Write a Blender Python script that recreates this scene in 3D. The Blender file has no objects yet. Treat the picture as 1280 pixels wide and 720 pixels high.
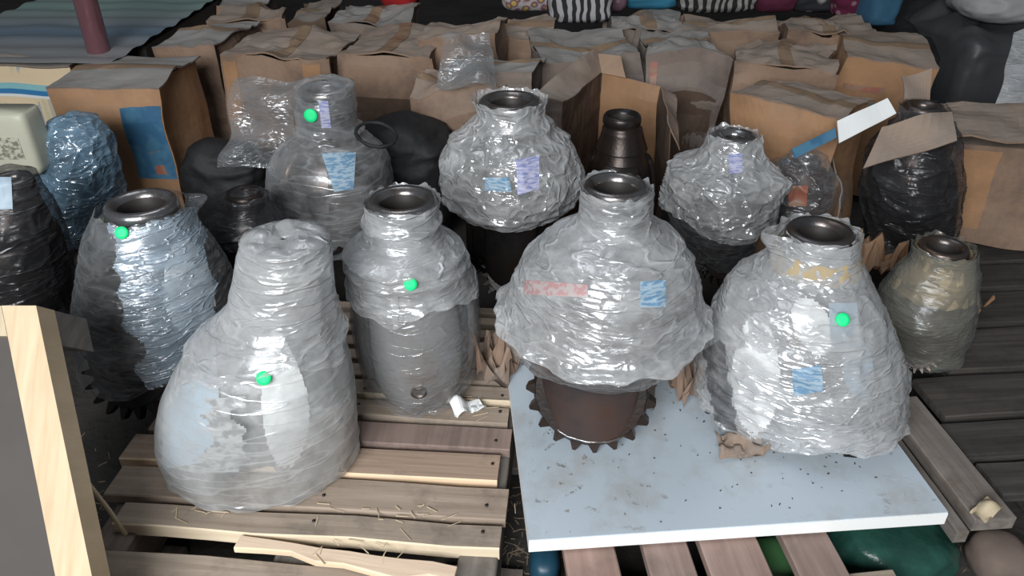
import bpy, math, random
import numpy as np
from mathutils import Vector, Matrix, noise
from mathutils.bvhtree import BVHTree

S = bpy.context.scene
C = S.collection
R = random.Random(7)
# ------------------------------------------------------------------ camera, world, light, exposure
F = 967.0
CAMZ = 1.1
PITCH = math.radians(31.5)
cd = bpy.data.cameras.new('camera')
cd.sensor_width = 36.0
cd.lens = F / 1280 * 36
cd.clip_start = 0.02
cam = bpy.data.objects.new('camera', cd)
C.objects.link(cam)
cam.location = (0, 0, CAMZ)
cam.rotation_euler = (math.pi / 2 - PITCH, 0, 0)
S.camera = cam

w = bpy.data.worlds.new('world')
S.world = w
w.use_nodes = True
bg = w.node_tree.nodes['Background']
bg.inputs[0].default_value = (0.60, 0.66, 0.74, 1)
bg.inputs[1].default_value = 0.14

def area(name, loc, target, sx, sy, power, col):
    d = bpy.data.lights.new(name, 'AREA')
    d.shape = 'RECTANGLE'
    d.size = sx
    d.size_y = sy
    d.energy = power
    d.color = col
    o = bpy.data.objects.new(name, d)
    C.objects.link(o)
    o.location = loc
    o.rotation_euler = (Vector(target) - Vector(loc)).to_track_quat('-Z', 'Y').to_euler()
    return o
# daylight coming in through the open side of the warehouse behind the photographer
area('daylight_opening', (-0.80, -1.8, 1.90), (0.1, 1.4, 0.1), 2.0, 1.2, 178, (0.95, 0.98, 1.0))
# unseen overhead fill added to brighten the carton tops
area('overhead_fill', (-0.5, 2.1, 3.6), (0.0, 1.9, 0), 2.0, 1.2, 17, (0.90, 0.95, 1.0))
S.view_settings.view_transform = 'Standard'
S.view_settings.look = 'None'
S.view_settings.gamma = 1
S.view_settings.use_curve_mapping = False
S.view_settings.exposure = 0.0

# ------------------------------------------------------------------ measuring helpers
cp, sp_ = math.cos(PITCH), math.sin(PITCH)
def ray(px, py):
    u = (px - 640) / F
    v = (360 - py) / F
    return Vector((u, cp + v * sp_, -sp_ + v * cp))
def P(px, py, z=0.0):
    d = ray(px, py)
    return Vector((0, 0, CAMZ)) + d * ((z - CAMZ) / d.z)
def PY(px, py, Y):
    d = ray(px, py)
    return Vector((0, 0, CAMZ)) + d * (Y / d.y)
def depth(Y, z):
    return Y * cp + (CAMZ - z) * sp_

# ------------------------------------------------------------------ materials
def mat(name):
    m = bpy.data.materials.new(name)
    m.use_nodes = True
    nt = m.node_tree
    for n in list(nt.nodes):
        nt.nodes.remove(n)
    out = nt.nodes.new('ShaderNodeOutputMaterial')
    return m, nt, out
def N(nt, t, **kw):
    n = nt.nodes.new(t)
    for k, v in kw.items():
        if k.startswith('i_'):
            n.inputs[k[2:].replace('_', ' ')].default_value = v
        else:
            setattr(n, k, v)
    return n
def coords(nt, scale=(1, 1, 1), kind='Object', loc=(0, 0, 0)):
    tc = N(nt, 'ShaderNodeTexCoord')
    mp = N(nt, 'ShaderNodeMapping')
    mp.inputs['Scale'].default_value = scale
    mp.inputs['Location'].default_value = loc
    nt.links.new(tc.outputs[kind], mp.inputs[0])
    return mp.outputs[0]
def ramp(nt, fac, stops):
    r = N(nt, 'ShaderNodeValToRGB')
    e = r.color_ramp.elements
    while len(e) < len(stops):
        e.new(0.5)
    for i, (p, c) in enumerate(stops):
        e[i].position = p
        e[i].color = (c[0], c[1], c[2], 1) if len(c) == 3 else c
    nt.links.new(fac, r.inputs[0])
    return r.outputs[0]
def noise_n(nt, vec, scale, detail=4, rough=0.55):
    n = N(nt, 'ShaderNodeTexNoise')
    n.inputs['Scale'].default_value = scale
    n.inputs['Detail'].default_value = detail
    n.inputs['Roughness'].default_value = rough
    nt.links.new(vec, n.inputs['Vector'])
    return n.outputs['Fac']
def mixc(nt, fac, a, b, mode='MIX'):
    m = N(nt, 'ShaderNodeMix', data_type='RGBA', blend_type=mode)
    for sock, v in ((m.inputs[0], fac), (m.inputs[6], a), (m.inputs[7], b)):
        if hasattr(v, 'is_linked') or hasattr(v, 'links'):
            nt.links.new(v, sock)
        elif isinstance(v, (int, float)):
            sock.default_value = v
        else:
            sock.default_value = (v[0], v[1], v[2], 1)
    return m.outputs[2]
def bump(nt, h, strength, dist=0.004, normal=None):
    b = N(nt, 'ShaderNodeBump')
    b.inputs['Strength'].default_value = strength
    b.inputs['Distance'].default_value = dist
    nt.links.new(h, b.inputs['Height'])
    if normal:
        nt.links.new(normal, b.inputs['Normal'])
    return b.outputs[0]
def bsdf(nt, out, col, rough=0.6, metal=0.0, nrm=None, spec=0.5):
    p = N(nt, 'ShaderNodeBsdfPrincipled')
    if hasattr(col, 'links'):
        nt.links.new(col, p.inputs['Base Color'])
    else:
        p.inputs['Base Color'].default_value = (col[0], col[1], col[2], 1)
    if hasattr(rough, 'links'):
        nt.links.new(rough, p.inputs['Roughness'])
    else:
        p.inputs['Roughness'].default_value = rough
    p.inputs['Metallic'].default_value = metal
    p.inputs['Specular IOR Level'].default_value = spec
    if nrm:
        nt.links.new(nrm, p.inputs['Normal'])
    if out:
        nt.links.new(p.outputs[0], out.inputs[0])
    return p

def steel(name, dark, light, rust=None, rust_amt=0.5, rough=0.38, metal=0.85):
    m, nt, out = mat(name)
    v = coords(nt)
    n = noise_n(nt, v, 14, 6, 0.6)
    c = ramp(nt, n, [(0.3, dark), (0.7, light)])
    if rust:
        f = ramp(nt, noise_n(nt, v, 7, 6, 0.65), [(0.5 - rust_amt * 0.35, (0, 0, 0)), (0.68 - rust_amt * 0.3, (1, 1, 1))])
        c = mixc(nt, f, c, rust)
    b = bump(nt, noise_n(nt, v, 90, 3), 0.35, 0.002)
    bsdf(nt, out, c, rough, metal, b)
    return m
def film(name, tint=(0.80, 0.81, 0.82), op=0.42, horiz=3.0, rough=0.24, crease=1.0, haze=0.36, gloss=0.8, crumple=0.25):
    m, nt, out = mat(name)
    v1 = coords(nt, (1, 1, horiz))
    # crumple: crack-like creases at two sizes, bent by noise
    nz = N(nt, 'ShaderNodeTexNoise')
    nz.inputs['Scale'].default_value = 9
    nt.links.new(v1, nz.inputs['Vector'])
    vm = N(nt, 'ShaderNodeMix', data_type='RGBA', blend_type='LINEAR_LIGHT')
    vm.inputs[0].default_value = 0.10
    nt.links.new(v1, vm.inputs[6])
    nt.links.new(nz.outputs['Color'], vm.inputs[7])
    vv = vm.outputs[2]
    def vor(s):
        x = N(nt, 'ShaderNodeTexVoronoi', feature='DISTANCE_TO_EDGE')
        x.inputs['Scale'].default_value = s
        nt.links.new(vv, x.inputs['Vector'])
        return ramp(nt, x.outputs['Distance'], [(0.0, (1, 1, 1)), (0.22, (0, 0, 0))])
    def lines(rot, sc, wd):
        mp = N(nt, 'ShaderNodeMapping')
        mp.inputs['Rotation'].default_value = rot
        mp.inputs['Scale'].default_value = (sc * 0.22, sc * 0.22, sc)
        tc = N(nt, 'ShaderNodeTexCoord')
        nt.links.new(tc.outputs['Object'], mp.inputs[0])
        return ramp(nt, noise_n(nt, mp.outputs[0], 1.0, 2, 0.5), [(0.5 - wd, (0, 0, 0)), (0.5, (1, 1, 1)), (0.5 + wd, (0, 0, 0))])
    v_a = vor(19)
    l1, l2 = lines((0.10, 0.22, 0), 20 + 6 * horiz, 0.035), lines((-0.15, -0.30, 0), 14 + 4 * horiz, 0.030)
    ln = mixc(nt, 1.0, l1, l2, 'SCREEN')
    fine = noise_n(nt, v1, 55, 4, 0.65)
    big = noise_n(nt, v1, 8, 3)
    h = mixc(nt, crumple, ln, v_a)
    nrm = bump(nt, h, 0.68 * crease, 0.004)
    nrm = bump(nt, fine, 0.30 * crease, 0.003, nrm)
    nrm = bump(nt, big, 0.5, 0.010, nrm)
    df = N(nt, 'ShaderNodeBsdfDiffuse')
    df.inputs[0].default_value = (tint[0], tint[1], tint[2], 1)
    nt.links.new(nrm, df.inputs['Normal'])
    gl = N(nt, 'ShaderNodeBsdfGlossy')
    gl.inputs['Color'].default_value = (0.95 * gloss, 0.97 * gloss, 1.0 * gloss, 1)
    gl.inputs['Roughness'].default_value = rough
    nt.links.new(nrm, gl.inputs['Normal'])
    surf = N(nt, 'ShaderNodeMixShader')
    surf.inputs[0].default_value = 0.34
    nt.links.new(df.outputs[0], surf.inputs[1])
    nt.links.new(gl.outputs[0], surf.inputs[2])
    tl = N(nt, 'ShaderNodeBsdfTransparent')
    lw = N(nt, 'ShaderNodeLayerWeight')
    lw.inputs[0].default_value = 0.25
    def mad(a, b, c_, clamp=False):
        f = N(nt, 'ShaderNodeMath', operation='MULTIPLY_ADD', use_clamp=clamp)
        nt.links.new(a, f.inputs[0])
        f.inputs[1].default_value = b
        if hasattr(c_, 'links'):
            nt.links.new(c_, f.inputs[2])
        else:
            f.inputs[2].default_value = c_
        return f.outputs[0]
    milky = ramp(nt, noise_n(nt, v1, 6, 5, 0.65), [(0.36, (0, 0, 0)), (0.64, (1, 1, 1))])
    f = mad(h, 0.22, op - haze * 0.5)
    f = mad(milky, haze, f)
    f = mad(lw.outputs['Facing'], 0.40, f, True)
    mx = N(nt, 'ShaderNodeMixShader')
    nt.links.new(f, mx.inputs[0])
    nt.links.new(tl.outputs[0], mx.inputs[1])
    nt.links.new(surf.outputs[0], mx.inputs[2])
    nt.links.new(mx.outputs[0], out.inputs[0])
    return m
def cardboard(name, col, dust=(0.40, 0.37, 0.33), dustf=0.55, stain=0.5):
    m, nt, out = mat(name)
    v = coords(nt)
    c = mixc(nt, noise_n(nt, v, 5, 5), tuple(x * 0.72 for x in col), tuple(min(1, x * 1.25) for x in col))
    st = ramp(nt, noise_n(nt, v, 3.1, 6, 0.7), [(0.42, (1, 1, 1)), (0.62, (1 - stain, 1 - stain, 1 - stain * 0.9))])
    c = mixc(nt, 1.0, c, st, 'MULTIPLY')
    g = N(nt, 'ShaderNodeNewGeometry')
    sx = N(nt, 'ShaderNodeSeparateXYZ')
    nt.links.new(g.outputs['Normal'], sx.inputs[0])
    mm = N(nt, 'ShaderNodeMath', operation='MULTIPLY', use_clamp=True)
    nt.links.new(sx.outputs[2], mm.inputs[0])
    mm.inputs[1].default_value = dustf * 1.25
    m2 = N(nt, 'ShaderNodeMath', operation='MULTIPLY', use_clamp=True)
    nt.links.new(mm.outputs[0], m2.inputs[0])
    nt.links.new(ramp(nt, noise_n(nt, v, 7, 4), [(0.3, (0.55, 0.55, 0.55)), (0.65, (1, 1, 1))]), m2.inputs[1])
    c = mixc(nt, m2.outputs[0], c, dust)
    wv = N(nt, 'ShaderNodeTexWave')
    wv.inputs['Scale'].default_value = 60
    nt.links.new(v, wv.inputs['Vector'])
    b = bump(nt, wv.outputs['Fac'], 0.06, 0.002)
    b = bump(nt, noise_n(nt, v, 18, 5), 0.5, 0.006, b)
    bsdf(nt, out, c, 0.85, 0, b, 0.25)
    return m
def wood(name, a, b_, axis=0, dirt=(0.10, 0.085, 0.07), da=0.5):
    m, nt, out = mat(name)
    sc = [60, 60, 60]
    sc[axis] = 3
    if axis == 2:
        sc = [70, 5, 5]
    oi = N(nt, 'ShaderNodeObjectInfo')
    tc = N(nt, 'ShaderNodeTexCoord')
    ad = N(nt, 'ShaderNodeVectorMath', operation='ADD')
    mu = N(nt, 'ShaderNodeMath', operation='MULTIPLY')
    mu.inputs[1].default_value = 37.0
    nt.links.new(oi.outputs['Random'], mu.inputs[0])
    nt.links.new(tc.outputs['Object'], ad.inputs[0])
    nt.links.new(mu.outputs[0], ad.inputs[1])
    mp = N(nt, 'ShaderNodeMapping')
    mp.inputs['Scale'].default_value = sc
    nt.links.new(ad.outputs[0], mp.inputs[0])
    gr = noise_n(nt, mp.outputs[0], 1.0, 5, 0.6)
    c = ramp(nt, gr, [(0.3, a), (0.7, b_)])
    vr = ramp(nt, oi.outputs['Random'], [(0, (0.78, 0.76, 0.74)), (0.5, (1.0, 0.97, 0.95)), (1, (1.15, 1.0, 0.92))])
    c = mixc(nt, 1.0, c, vr, 'MULTIPLY')
    d = ramp(nt, noise_n(nt, ad.outputs[0], 9, 6, 0.7), [(0.50, (0, 0, 0)), (0.70, (da, da, da))])
    c = mixc(nt, d, c, dirt)
    bsdf(nt, out, c, 0.8, 0, bump(nt, gr, 0.5, 0.003), 0.25)
    return m
def plain(name, col, rough=0.6, metal=0.0, var=0.25, scale=20, bumpy=0.2, spec=0.4):
    m, nt, out = mat(name)
    v = coords(nt)
    n = noise_n(nt, v, scale, 5)
    c = mixc(nt, n, tuple(x * (1 - var) for x in col), tuple(min(1, x * (1 + var)) for x in col))
    bsdf(nt, out, c, rough, metal, bump(nt, n, bumpy, 0.004), spec)
    return m
def printed(name, base, ink, scale=(60, 60, 120), amt=0.5, rough=0.5):
    """paper with rows of small print"""
    m, nt, out = mat(name)
    v = coords(nt, scale)
    n = noise_n(nt, v, 1.0, 2)
    f = ramp(nt, n, [(0.5 - 0.12 * amt, (1, 1, 1)), (0.56, (0, 0, 0))])
    c = mixc(nt, f, base, ink)
    bsdf(nt, out, c, rough, 0, bump(nt, noise_n(nt, coords(nt), 30, 3), 0.3, 0.003))
    return m
def cloth(name, kind, a, b_, c_=None):
    m, nt, out = mat(name)
    v = coords(nt)
    if kind == 'zebra':
        wv = N(nt, 'ShaderNodeTexWave')
        wv.inputs['Scale'].default_value = 9
        wv.inputs['Distortion'].default_value = 6
        wv.inputs['Detail'].default_value = 2
        nt.links.new(v, wv.inputs['Vector'])
        c = ramp(nt, wv.outputs['Fac'], [(0.45, a), (0.55, b_)])
    else:
        x = N(nt, 'ShaderNodeTexVoronoi')
        x.inputs['Scale'].default_value = 26 if kind == 'dots' else 14
        nt.links.new(v, x.inputs['Vector'])
        c = ramp(nt, x.outputs['Distance'], [(0.25, a), (0.38, b_), (0.6, c_ or b_)])
    bsdf(nt, out, c, 0.9, 0, bump(nt, noise_n(nt, v, 12, 3), 0.6, 0.01), 0.2)
    return m

M = {}
M['steel'] = steel('worn_steel', (0.07, 0.07, 0.075), (0.20, 0.20, 0.21), (0.11, 0.075, 0.055), 0.35, 0.36, 0.8)
M['steel_bright'] = steel('bright_machined_steel', (0.24, 0.24, 0.25), (0.52, 0.52, 0.53), (0.16, 0.13, 0.11), 0.2, 0.28, 0.9)
M['steel_grey'] = steel('grey_painted_steel', (0.26, 0.26, 0.26), (0.40, 0.40, 0.40), (0.20, 0.17, 0.15), 0.2, 0.40, 0.35)
M['rust'] = steel('brown_rusted_steel', (0.050, 0.038, 0.037), (0.090, 0.066, 0.060), (0.085, 0.048, 0.036), 0.3, 0.5, 0.4)
M['dark_steel'] = steel('oily_dark_steel', (0.020, 0.020, 0.021), (0.055, 0.055, 0.057), (0.045, 0.032, 0.026), 0.35, 0.36, 0.7)
M['yellow_tape'] = plain('yellowed_masking_paper', (0.42, 0.33, 0.20), 0.7)
M['film'] = film('clear_stretch_film', (0.64, 0.645, 0.65), 0.42, 2.2, 0.20, haze=0.55)
M['film_h'] = film('sky_sheen_film', (0.50, 0.62, 0.73), 0.50, 6.0, 0.14, 1.1, gloss=1.0, crumple=0.1)  # blue in the tint is reflected sky put into the colour
M['film_crumple'] = film('crumpled_stretch_film', (0.74, 0.74, 0.74), 0.38, 1.2, 0.13, 1.5, gloss=1.0, crumple=0.8)
M['film_taut'] = film('taut_milky_film', (0.62, 0.63, 0.63), 0.42, 1.0, 0.28, 0.40, haze=0.42, crumple=0.2)
M['film_smooth'] = film('taut_grey_film', (0.56, 0.57, 0.58), 0.22, 1.0, 0.25, 0.35)
M['film_thin'] = film('thin_dull_film', (0.36, 0.37, 0.38), 0.14, 2.0, 0.20, 0.9, 0.2, crumple=0.6)
M['film_dull'] = film('dull_greenish_film', (0.26, 0.27, 0.25), 0.22, 2.0, 0.35, 0.7, 0.2, gloss=0.35, crumple=0.4)
M['film_blue'] = film('bluish_film', (0.26, 0.44, 0.60), 0.44, 1.5, 0.16, 1.3, crumple=0.8)
M['film_dark'] = film('dark_film', (0.07, 0.07, 0.075), 0.30, 1.2, 0.30, 0.9, gloss=0.3)  # film tinted dark throughout
M['film_amber'] = film('yellowed_film', (0.36, 0.31, 0.23), 0.36, 2.0, 0.30, 0.9, gloss=0.4)
M['bore'] = plain('dark_thread_bore', (0.035, 0.030, 0.028), 0.55, 0.3, 0.4, 30)
M['card'] = cardboard('brown_cardboard', (0.30, 0.20, 0.14), dust=(0.36, 0.315, 0.275))
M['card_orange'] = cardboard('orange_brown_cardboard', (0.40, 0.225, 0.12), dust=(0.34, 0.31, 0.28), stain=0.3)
M['card_grey'] = cardboard('dusty_grey_cardboard', (0.23, 0.18, 0.15), (0.32, 0.31, 0.295), 0.8)
M['card_dark'] = cardboard('dark_cardboard', (0.13, 0.085, 0.06), (0.27, 0.24, 0.21), 0.7)  # also the shade tone on open carton sides and one carton front
M['tape'] = plain('brown_packing_tape', (0.27, 0.185, 0.12), 0.35, 0, 0.15, 8, 0.1)
M['tape_blue'] = printed('blue_box_print', (0.035, 0.12, 0.22), (0.06, 0.17, 0.27), (14, 14, 14), 0.3)
M['print_teal'] = printed('teal_box_print', (0.045, 0.16, 0.20), (0.15, 0.18, 0.17), (16, 16, 30), 0.4)
M['print_red'] = printed('red_box_print', (0.34, 0.12, 0.08), (0.30, 0.18, 0.12), (20, 20, 20), 0.4)
M['wood'] = wood('raw_pallet_wood', (0.27, 0.220, 0.175), (0.42, 0.35, 0.285), 0, da=0.55)
M['wood_pale'] = wood('pale_fresh_wood', (0.52, 0.43, 0.29), (0.68, 0.58, 0.42), 2, da=0.06)
M['wood_split'] = wood('freshly_split_wood', (0.60, 0.48, 0.36), (0.80, 0.68, 0.54), 0, da=0.1)
M['wood_end'] = wood('sawn_edge_wood', (0.66, 0.54, 0.38), (0.84, 0.73, 0.55), 0, da=0.1)
M['wood_pink'] = wood('pinkish_pallet_wood', (0.25, 0.18, 0.155), (0.37, 0.28, 0.25), 1, da=0.4)  # pink wood tone lowered for the shade under the board
M['wood_dark'] = wood('weathered_shaded_wood', (0.040, 0.038, 0.036), (0.085, 0.080, 0.075), 0, (0.03, 0.027, 0.025), 0.6)  # slats coloured darker to stand for the dim right side
M['wood_grey'] = wood('grey_weathered_wood', (0.14, 0.13, 0.12), (0.24, 0.225, 0.205), 1, (0.09, 0.06, 0.045), 0.6)
M['panel_dark'] = plain('dark_plywood', (0.075, 0.065, 0.06), 0.7, 0, 0.3, 6)
M['paper_white'] = plain('white_inner_paper', (0.88, 0.89, 0.88), 0.6, 0, 0.06, 8)
M['paper_blue'] = plain('pale_blue_plastic', (0.42, 0.52, 0.60), 0.5, 0, 0.15, 10)
M['label_blue'] = printed('blue_printed_label', (0.13, 0.25, 0.38), (0.32, 0.42, 0.50), (50, 50, 230), 0.3)
M['label_violet'] = printed('violet_printed_label', (0.46, 0.46, 0.58), (0.22, 0.24, 0.46), (45, 45, 220), 0.8)
M['print_pink'] = printed('faint_pink_print', (0.42, 0.24, 0.24), (0.42, 0.36, 0.35), (80, 80, 80), 0.3)
M['smudge'] = printed('grey_smudged_print', (0.46, 0.47, 0.47), (0.22, 0.22, 0.22), (50, 50, 70), 0.6)
M['sticker'] = plain('fluorescent_green_sticker', (0.015, 0.83, 0.28), 0.55, 0, 0.0, 10, 0)
M['cream'] = plain('cream_plastic', (0.52, 0.51, 0.40), 0.45, 0, 0.12, 14)
M['pole'] = plain('maroon_painted_pipe', (0.28, 0.13, 0.15), 0.22, 0.5, 0.2, 10)
M['cone_dark'] = M['dark_steel']

# white panel: pale laminated face with dirt scuffs
m, nt, out = mat('white_laminate_panel')
v = coords(nt)
d1 = ramp(nt, noise_n(nt, v, 5, 7, 0.7), [(0.50, (0, 0, 0)), (0.72, (1, 1, 1))])
d2 = ramp(nt, noise_n(nt, v, 42, 4, 0.6), [(0.62, (0, 0, 0)), (0.69, (1, 1, 1))])
c = mixc(nt, d1, (0.49, 0.56, 0.62), (0.40, 0.40, 0.39))
dd = N(nt, 'ShaderNodeMath', operation='MULTIPLY')
nt.links.new(d2, dd.inputs[0])
nt.links.new(ramp(nt, noise_n(nt, v, 3.3, 3), [(0.42, (0, 0, 0)), (0.62, (0.85, 0.85, 0.85))]), dd.inputs[1])
c = mixc(nt, dd.outputs[0], c, (0.20, 0.18, 0.15))
bsdf(nt, out, c, 0.38, 0, bump(nt, d2, 0.15, 0.002))
M['laminate'] = m
M['laminate_edge'] = plain('white_panel_edge', (0.96, 0.96, 0.94), 0.5, 0, 0.02, 20, 0.05)
# concrete floor
m, nt, out = mat('dirty_concrete_floor')
v = coords(nt)
c = ramp(nt, noise_n(nt, v, 4, 8, 0.7), [(0.3, (0.022, 0.020, 0.018)), (0.7, (0.065, 0.058, 0.052))])
bsdf(nt, out, c, 0.9, 0, bump(nt, noise_n(nt, v, 40, 6), 0.6, 0.01))
M['floor'] = m
M['wall'] = plain('dim_warehouse_wall', (0.16, 0.15, 0.15), 0.9, 0, 0.3, 2)
# striped sheet on the left stack
m, nt, out = mat('striped_grey_teal_sheeting')
v = coords(nt, (1, 1, 1))
sx = N(nt, 'ShaderNodeSeparateXYZ')
nt.links.new(v, sx.inputs[0])
fr = N(nt, 'ShaderNodeMapRange')
fr.inputs[1].default_value = -0.9
fr.inputs[2].default_value = 0.9
nt.links.new(sx.outputs[1], fr.inputs[0])
c = ramp(nt, fr.outputs[0], [(0.0, (0.27, 0.27, 0.27)), (0.14, (0.24, 0.25, 0.26)), (0.24, (0.13, 0.19, 0.25)),
                             (0.36, (0.24, 0.27, 0.28)), (0.50, (0.22, 0.32, 0.29)), (1, (0.32, 0.40, 0.36))])
bsdf(nt, out, c, 0.5, 0, bump(nt, noise_n(nt, v, 9, 5), 0.5, 0.006))
M['sheeting'] = m
m, nt, out = mat('cream_yellow_print')
v = coords(nt, (22, 22, 40))
b = N(nt, 'ShaderNodeTexBrick')
b.inputs['Color1'].default_value = (0.30, 0.33, 0.38, 1)
b.inputs['Color2'].default_value = (0.62, 0.55, 0.30, 1)
b.inputs['Mortar'].default_value = (0.66, 0.52, 0.34, 1)
b.inputs['Mortar Size'].default_value = 0.09
b.inputs['Scale'].default_value = 1.0
nt.links.new(v, b.inputs['Vector'])
bsdf(nt, out, b.outputs[0], 0.6)
M['cream_print'] = m
M['stripe_teal'] = plain('pale_teal_stripe', (0.22, 0.45, 0.48), 0.6, 0, 0.05)
M['stripe_blue'] = plain('blue_stripe', (0.03, 0.17, 0.36), 0.6, 0, 0.05)
M['stripe_white'] = plain('white_stripe', (0.65, 0.66, 0.64), 0.6, 0, 0.05)
M['green_sack'] = plain('dark_green_sack', (0.018, 0.065, 0.050), 0.30, 0, 0.6, 26, 1.0)
M['sack_grey'] = plain('pale_grey_sack', (0.34, 0.34, 0.34), 0.7, 0, 0.3, 14, 0.7)
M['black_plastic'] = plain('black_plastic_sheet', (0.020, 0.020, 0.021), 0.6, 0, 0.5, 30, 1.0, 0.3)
M['brown_lump'] = plain('brown_dirty_lump', (0.16, 0.12, 0.10), 0.85, 0, 0.4, 12, 0.8)
M['debris'] = plain('wood_and_paper_debris', (0.30, 0.23, 0.16), 0.9, 0, 0.6, 30)
M['dirt'] = plain('dark_dirt', (0.06, 0.05, 0.045), 0.95, 0, 0.5, 30)

# ------------------------------------------------------------------ object helpers
def link(name, verts, faces, material, parent=None, smooth=True, loc=None):
    me = bpy.data.meshes.new(name)
    me.from_pydata([tuple(v) for v in verts], [], faces)
    me.update()
    if smooth:
        me.polygons.foreach_set('use_smooth', [True] * len(me.polygons))
    if material:
        me.materials.append(material)
    o = bpy.data.objects.new(name, me)
    C.objects.link(o)
    if parent:
        o.parent = parent
    if loc is not None:
        o.location = loc
    return o
def tag(o, label, cat, group=None):
    o['label'] = label
    o['category'] = cat
    if group:
        o['group'] = group
    return o
def empty(name, loc, rz=0.0):
    o = bpy.data.objects.new(name, None)
    o.empty_display_size = 0.05
    C.objects.link(o)
    o.location = loc
    o.rotation_euler = (0, 0, rz)
    return o
def boxv(x0, x1, y0, y1, z0, z1):
    v = [(x, y, z) for z in (z0, z1) for y in (y0, y1) for x in (x0, x1)]
    f = [(0, 2, 3, 1), (4, 5, 7, 6), (0, 1, 5, 4), (2, 6, 7, 3), (0, 4, 6, 2), (1, 3, 7, 5)]
    return v, f
def n3(p, s=1.0, o=0.0):
    return noise.noise(Vector((p[0] * s + o, p[1] * s + o * 1.7, p[2] * s - o)))
def grid_faces(nu, nv, wrap=False, off=0):
    """nu columns, nv rows of points, index = j*nu+i"""
    f = []
    for j in range(nv - 1):
        for i in range(nu if wrap else nu - 1):
            i2 = (i + 1) % nu
            f.append((off + j * nu + i, off + j * nu + i2, off + (j + 1) * nu + i2, off + (j + 1) * nu + i))
    return f
def tube(name, pts, rad, material, parent=None, ns=8, jit=0.0, closed=False):
    verts, n = [], len(pts)
    pts = [Vector(p) for p in pts]
    for k, p in enumerate(pts):
        a = pts[(k - 1) % n] if (closed or k > 0) else p
        b = pts[(k + 1) % n] if (closed or k < n - 1) else p
        t = (b - a).normalized()
        q = t.orthogonal().normalized() if abs(t.z) > 0.95 else t.cross(Vector((0, 0, 1))).normalized()
        r = t.cross(q)
        rr = rad[k] if isinstance(rad, (list, tuple)) else rad
        for i in range(ns):
            an = 2 * math.pi * i / ns
            j = 1 + jit * n3(p, 40, i)
            verts.append(p + (q * math.cos(an) + r * math.sin(an)) * rr * j)
    f = grid_faces(ns, n, True)
    if closed:
        f += [((n - 1) * ns + i, (n - 1) * ns + (i + 1) % ns, (i + 1) % ns, i) for i in range(ns)]
    else:
        f += [tuple(range(ns))[::-1], tuple((n - 1) * ns + i for i in range(ns))]
    return link(name, verts, f, material, parent)

# ------------------------------------------------------------------ the setting
v_, f_ = boxv(-4.5, 5.0, -3.0, 6.5, -0.25, -0.15)
fl = link('floor', v_, f_, M['floor'], smooth=False)
fl['kind'] = 'structure'
v_, f_ = boxv(-4.5, 5.0, 6.5, 6.6, -0.25, 4.2)
wl = link('wall_back', v_, f_, M['wall'], smooth=False)
wl['kind'] = 'structure'
FLOORZ = -0.15

# ------------------------------------------------------------------ cardboard boxes
def surf_box(w_, d, h, seed, crush, n=9):
    """displacement of a point of the box shell; local x centred, y from 0 (front) to d, z from 0 to h"""
    def disp(p):
        q = Vector(p)
        k = crush
        a = Vector((n3(p, 7, seed), n3(p, 7, seed + 11), n3(p, 5, seed + 23)))
        s = Vector((n3(p, 2.6, seed + 3), n3(p, 2.6, seed + 8), n3(p, 2.6, seed + 5)))
        ridge = abs(n3(p, 11, seed + 31))
        return q + a * (0.008 + 0.026 * k) + s * (0.010 + 0.05 * k) + Vector((0, 0, -ridge * 0.05 * k))
    return disp
def panel(disp, o, u, v, nu, nv, thick, nrm):
    """a slab o + a*u + b*v, thick along nrm, shaped by disp"""
    verts = []
    for side in (0, 1):
        for j in range(nv):
            for i in range(nu):
                p = Vector(o) + Vector(u) * (i / (nu - 1)) + Vector(v) * (j / (nv - 1))
                verts.append(disp(p) + Vector(nrm) * (thick if side else 0))
    m_ = nu * nv
    f = [q[::-1] for q in grid_faces(nu, nv)] + grid_faces(nu, nv, off=m_)
    ring = [i for i in range(nu)] + [j * nu + nu - 1 for j in range(1, nv)] + \
           [(nv - 1) * nu + i for i in range(nu - 2, -1, -1)] + [j * nu for j in range(nv - 2, 0, -1)]
    for k in range(len(ring)):
        a, b = ring[k], ring[(k + 1) % len(ring)]
        f.append((a, b, b + m_, a + m_))
    return verts, f
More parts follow.
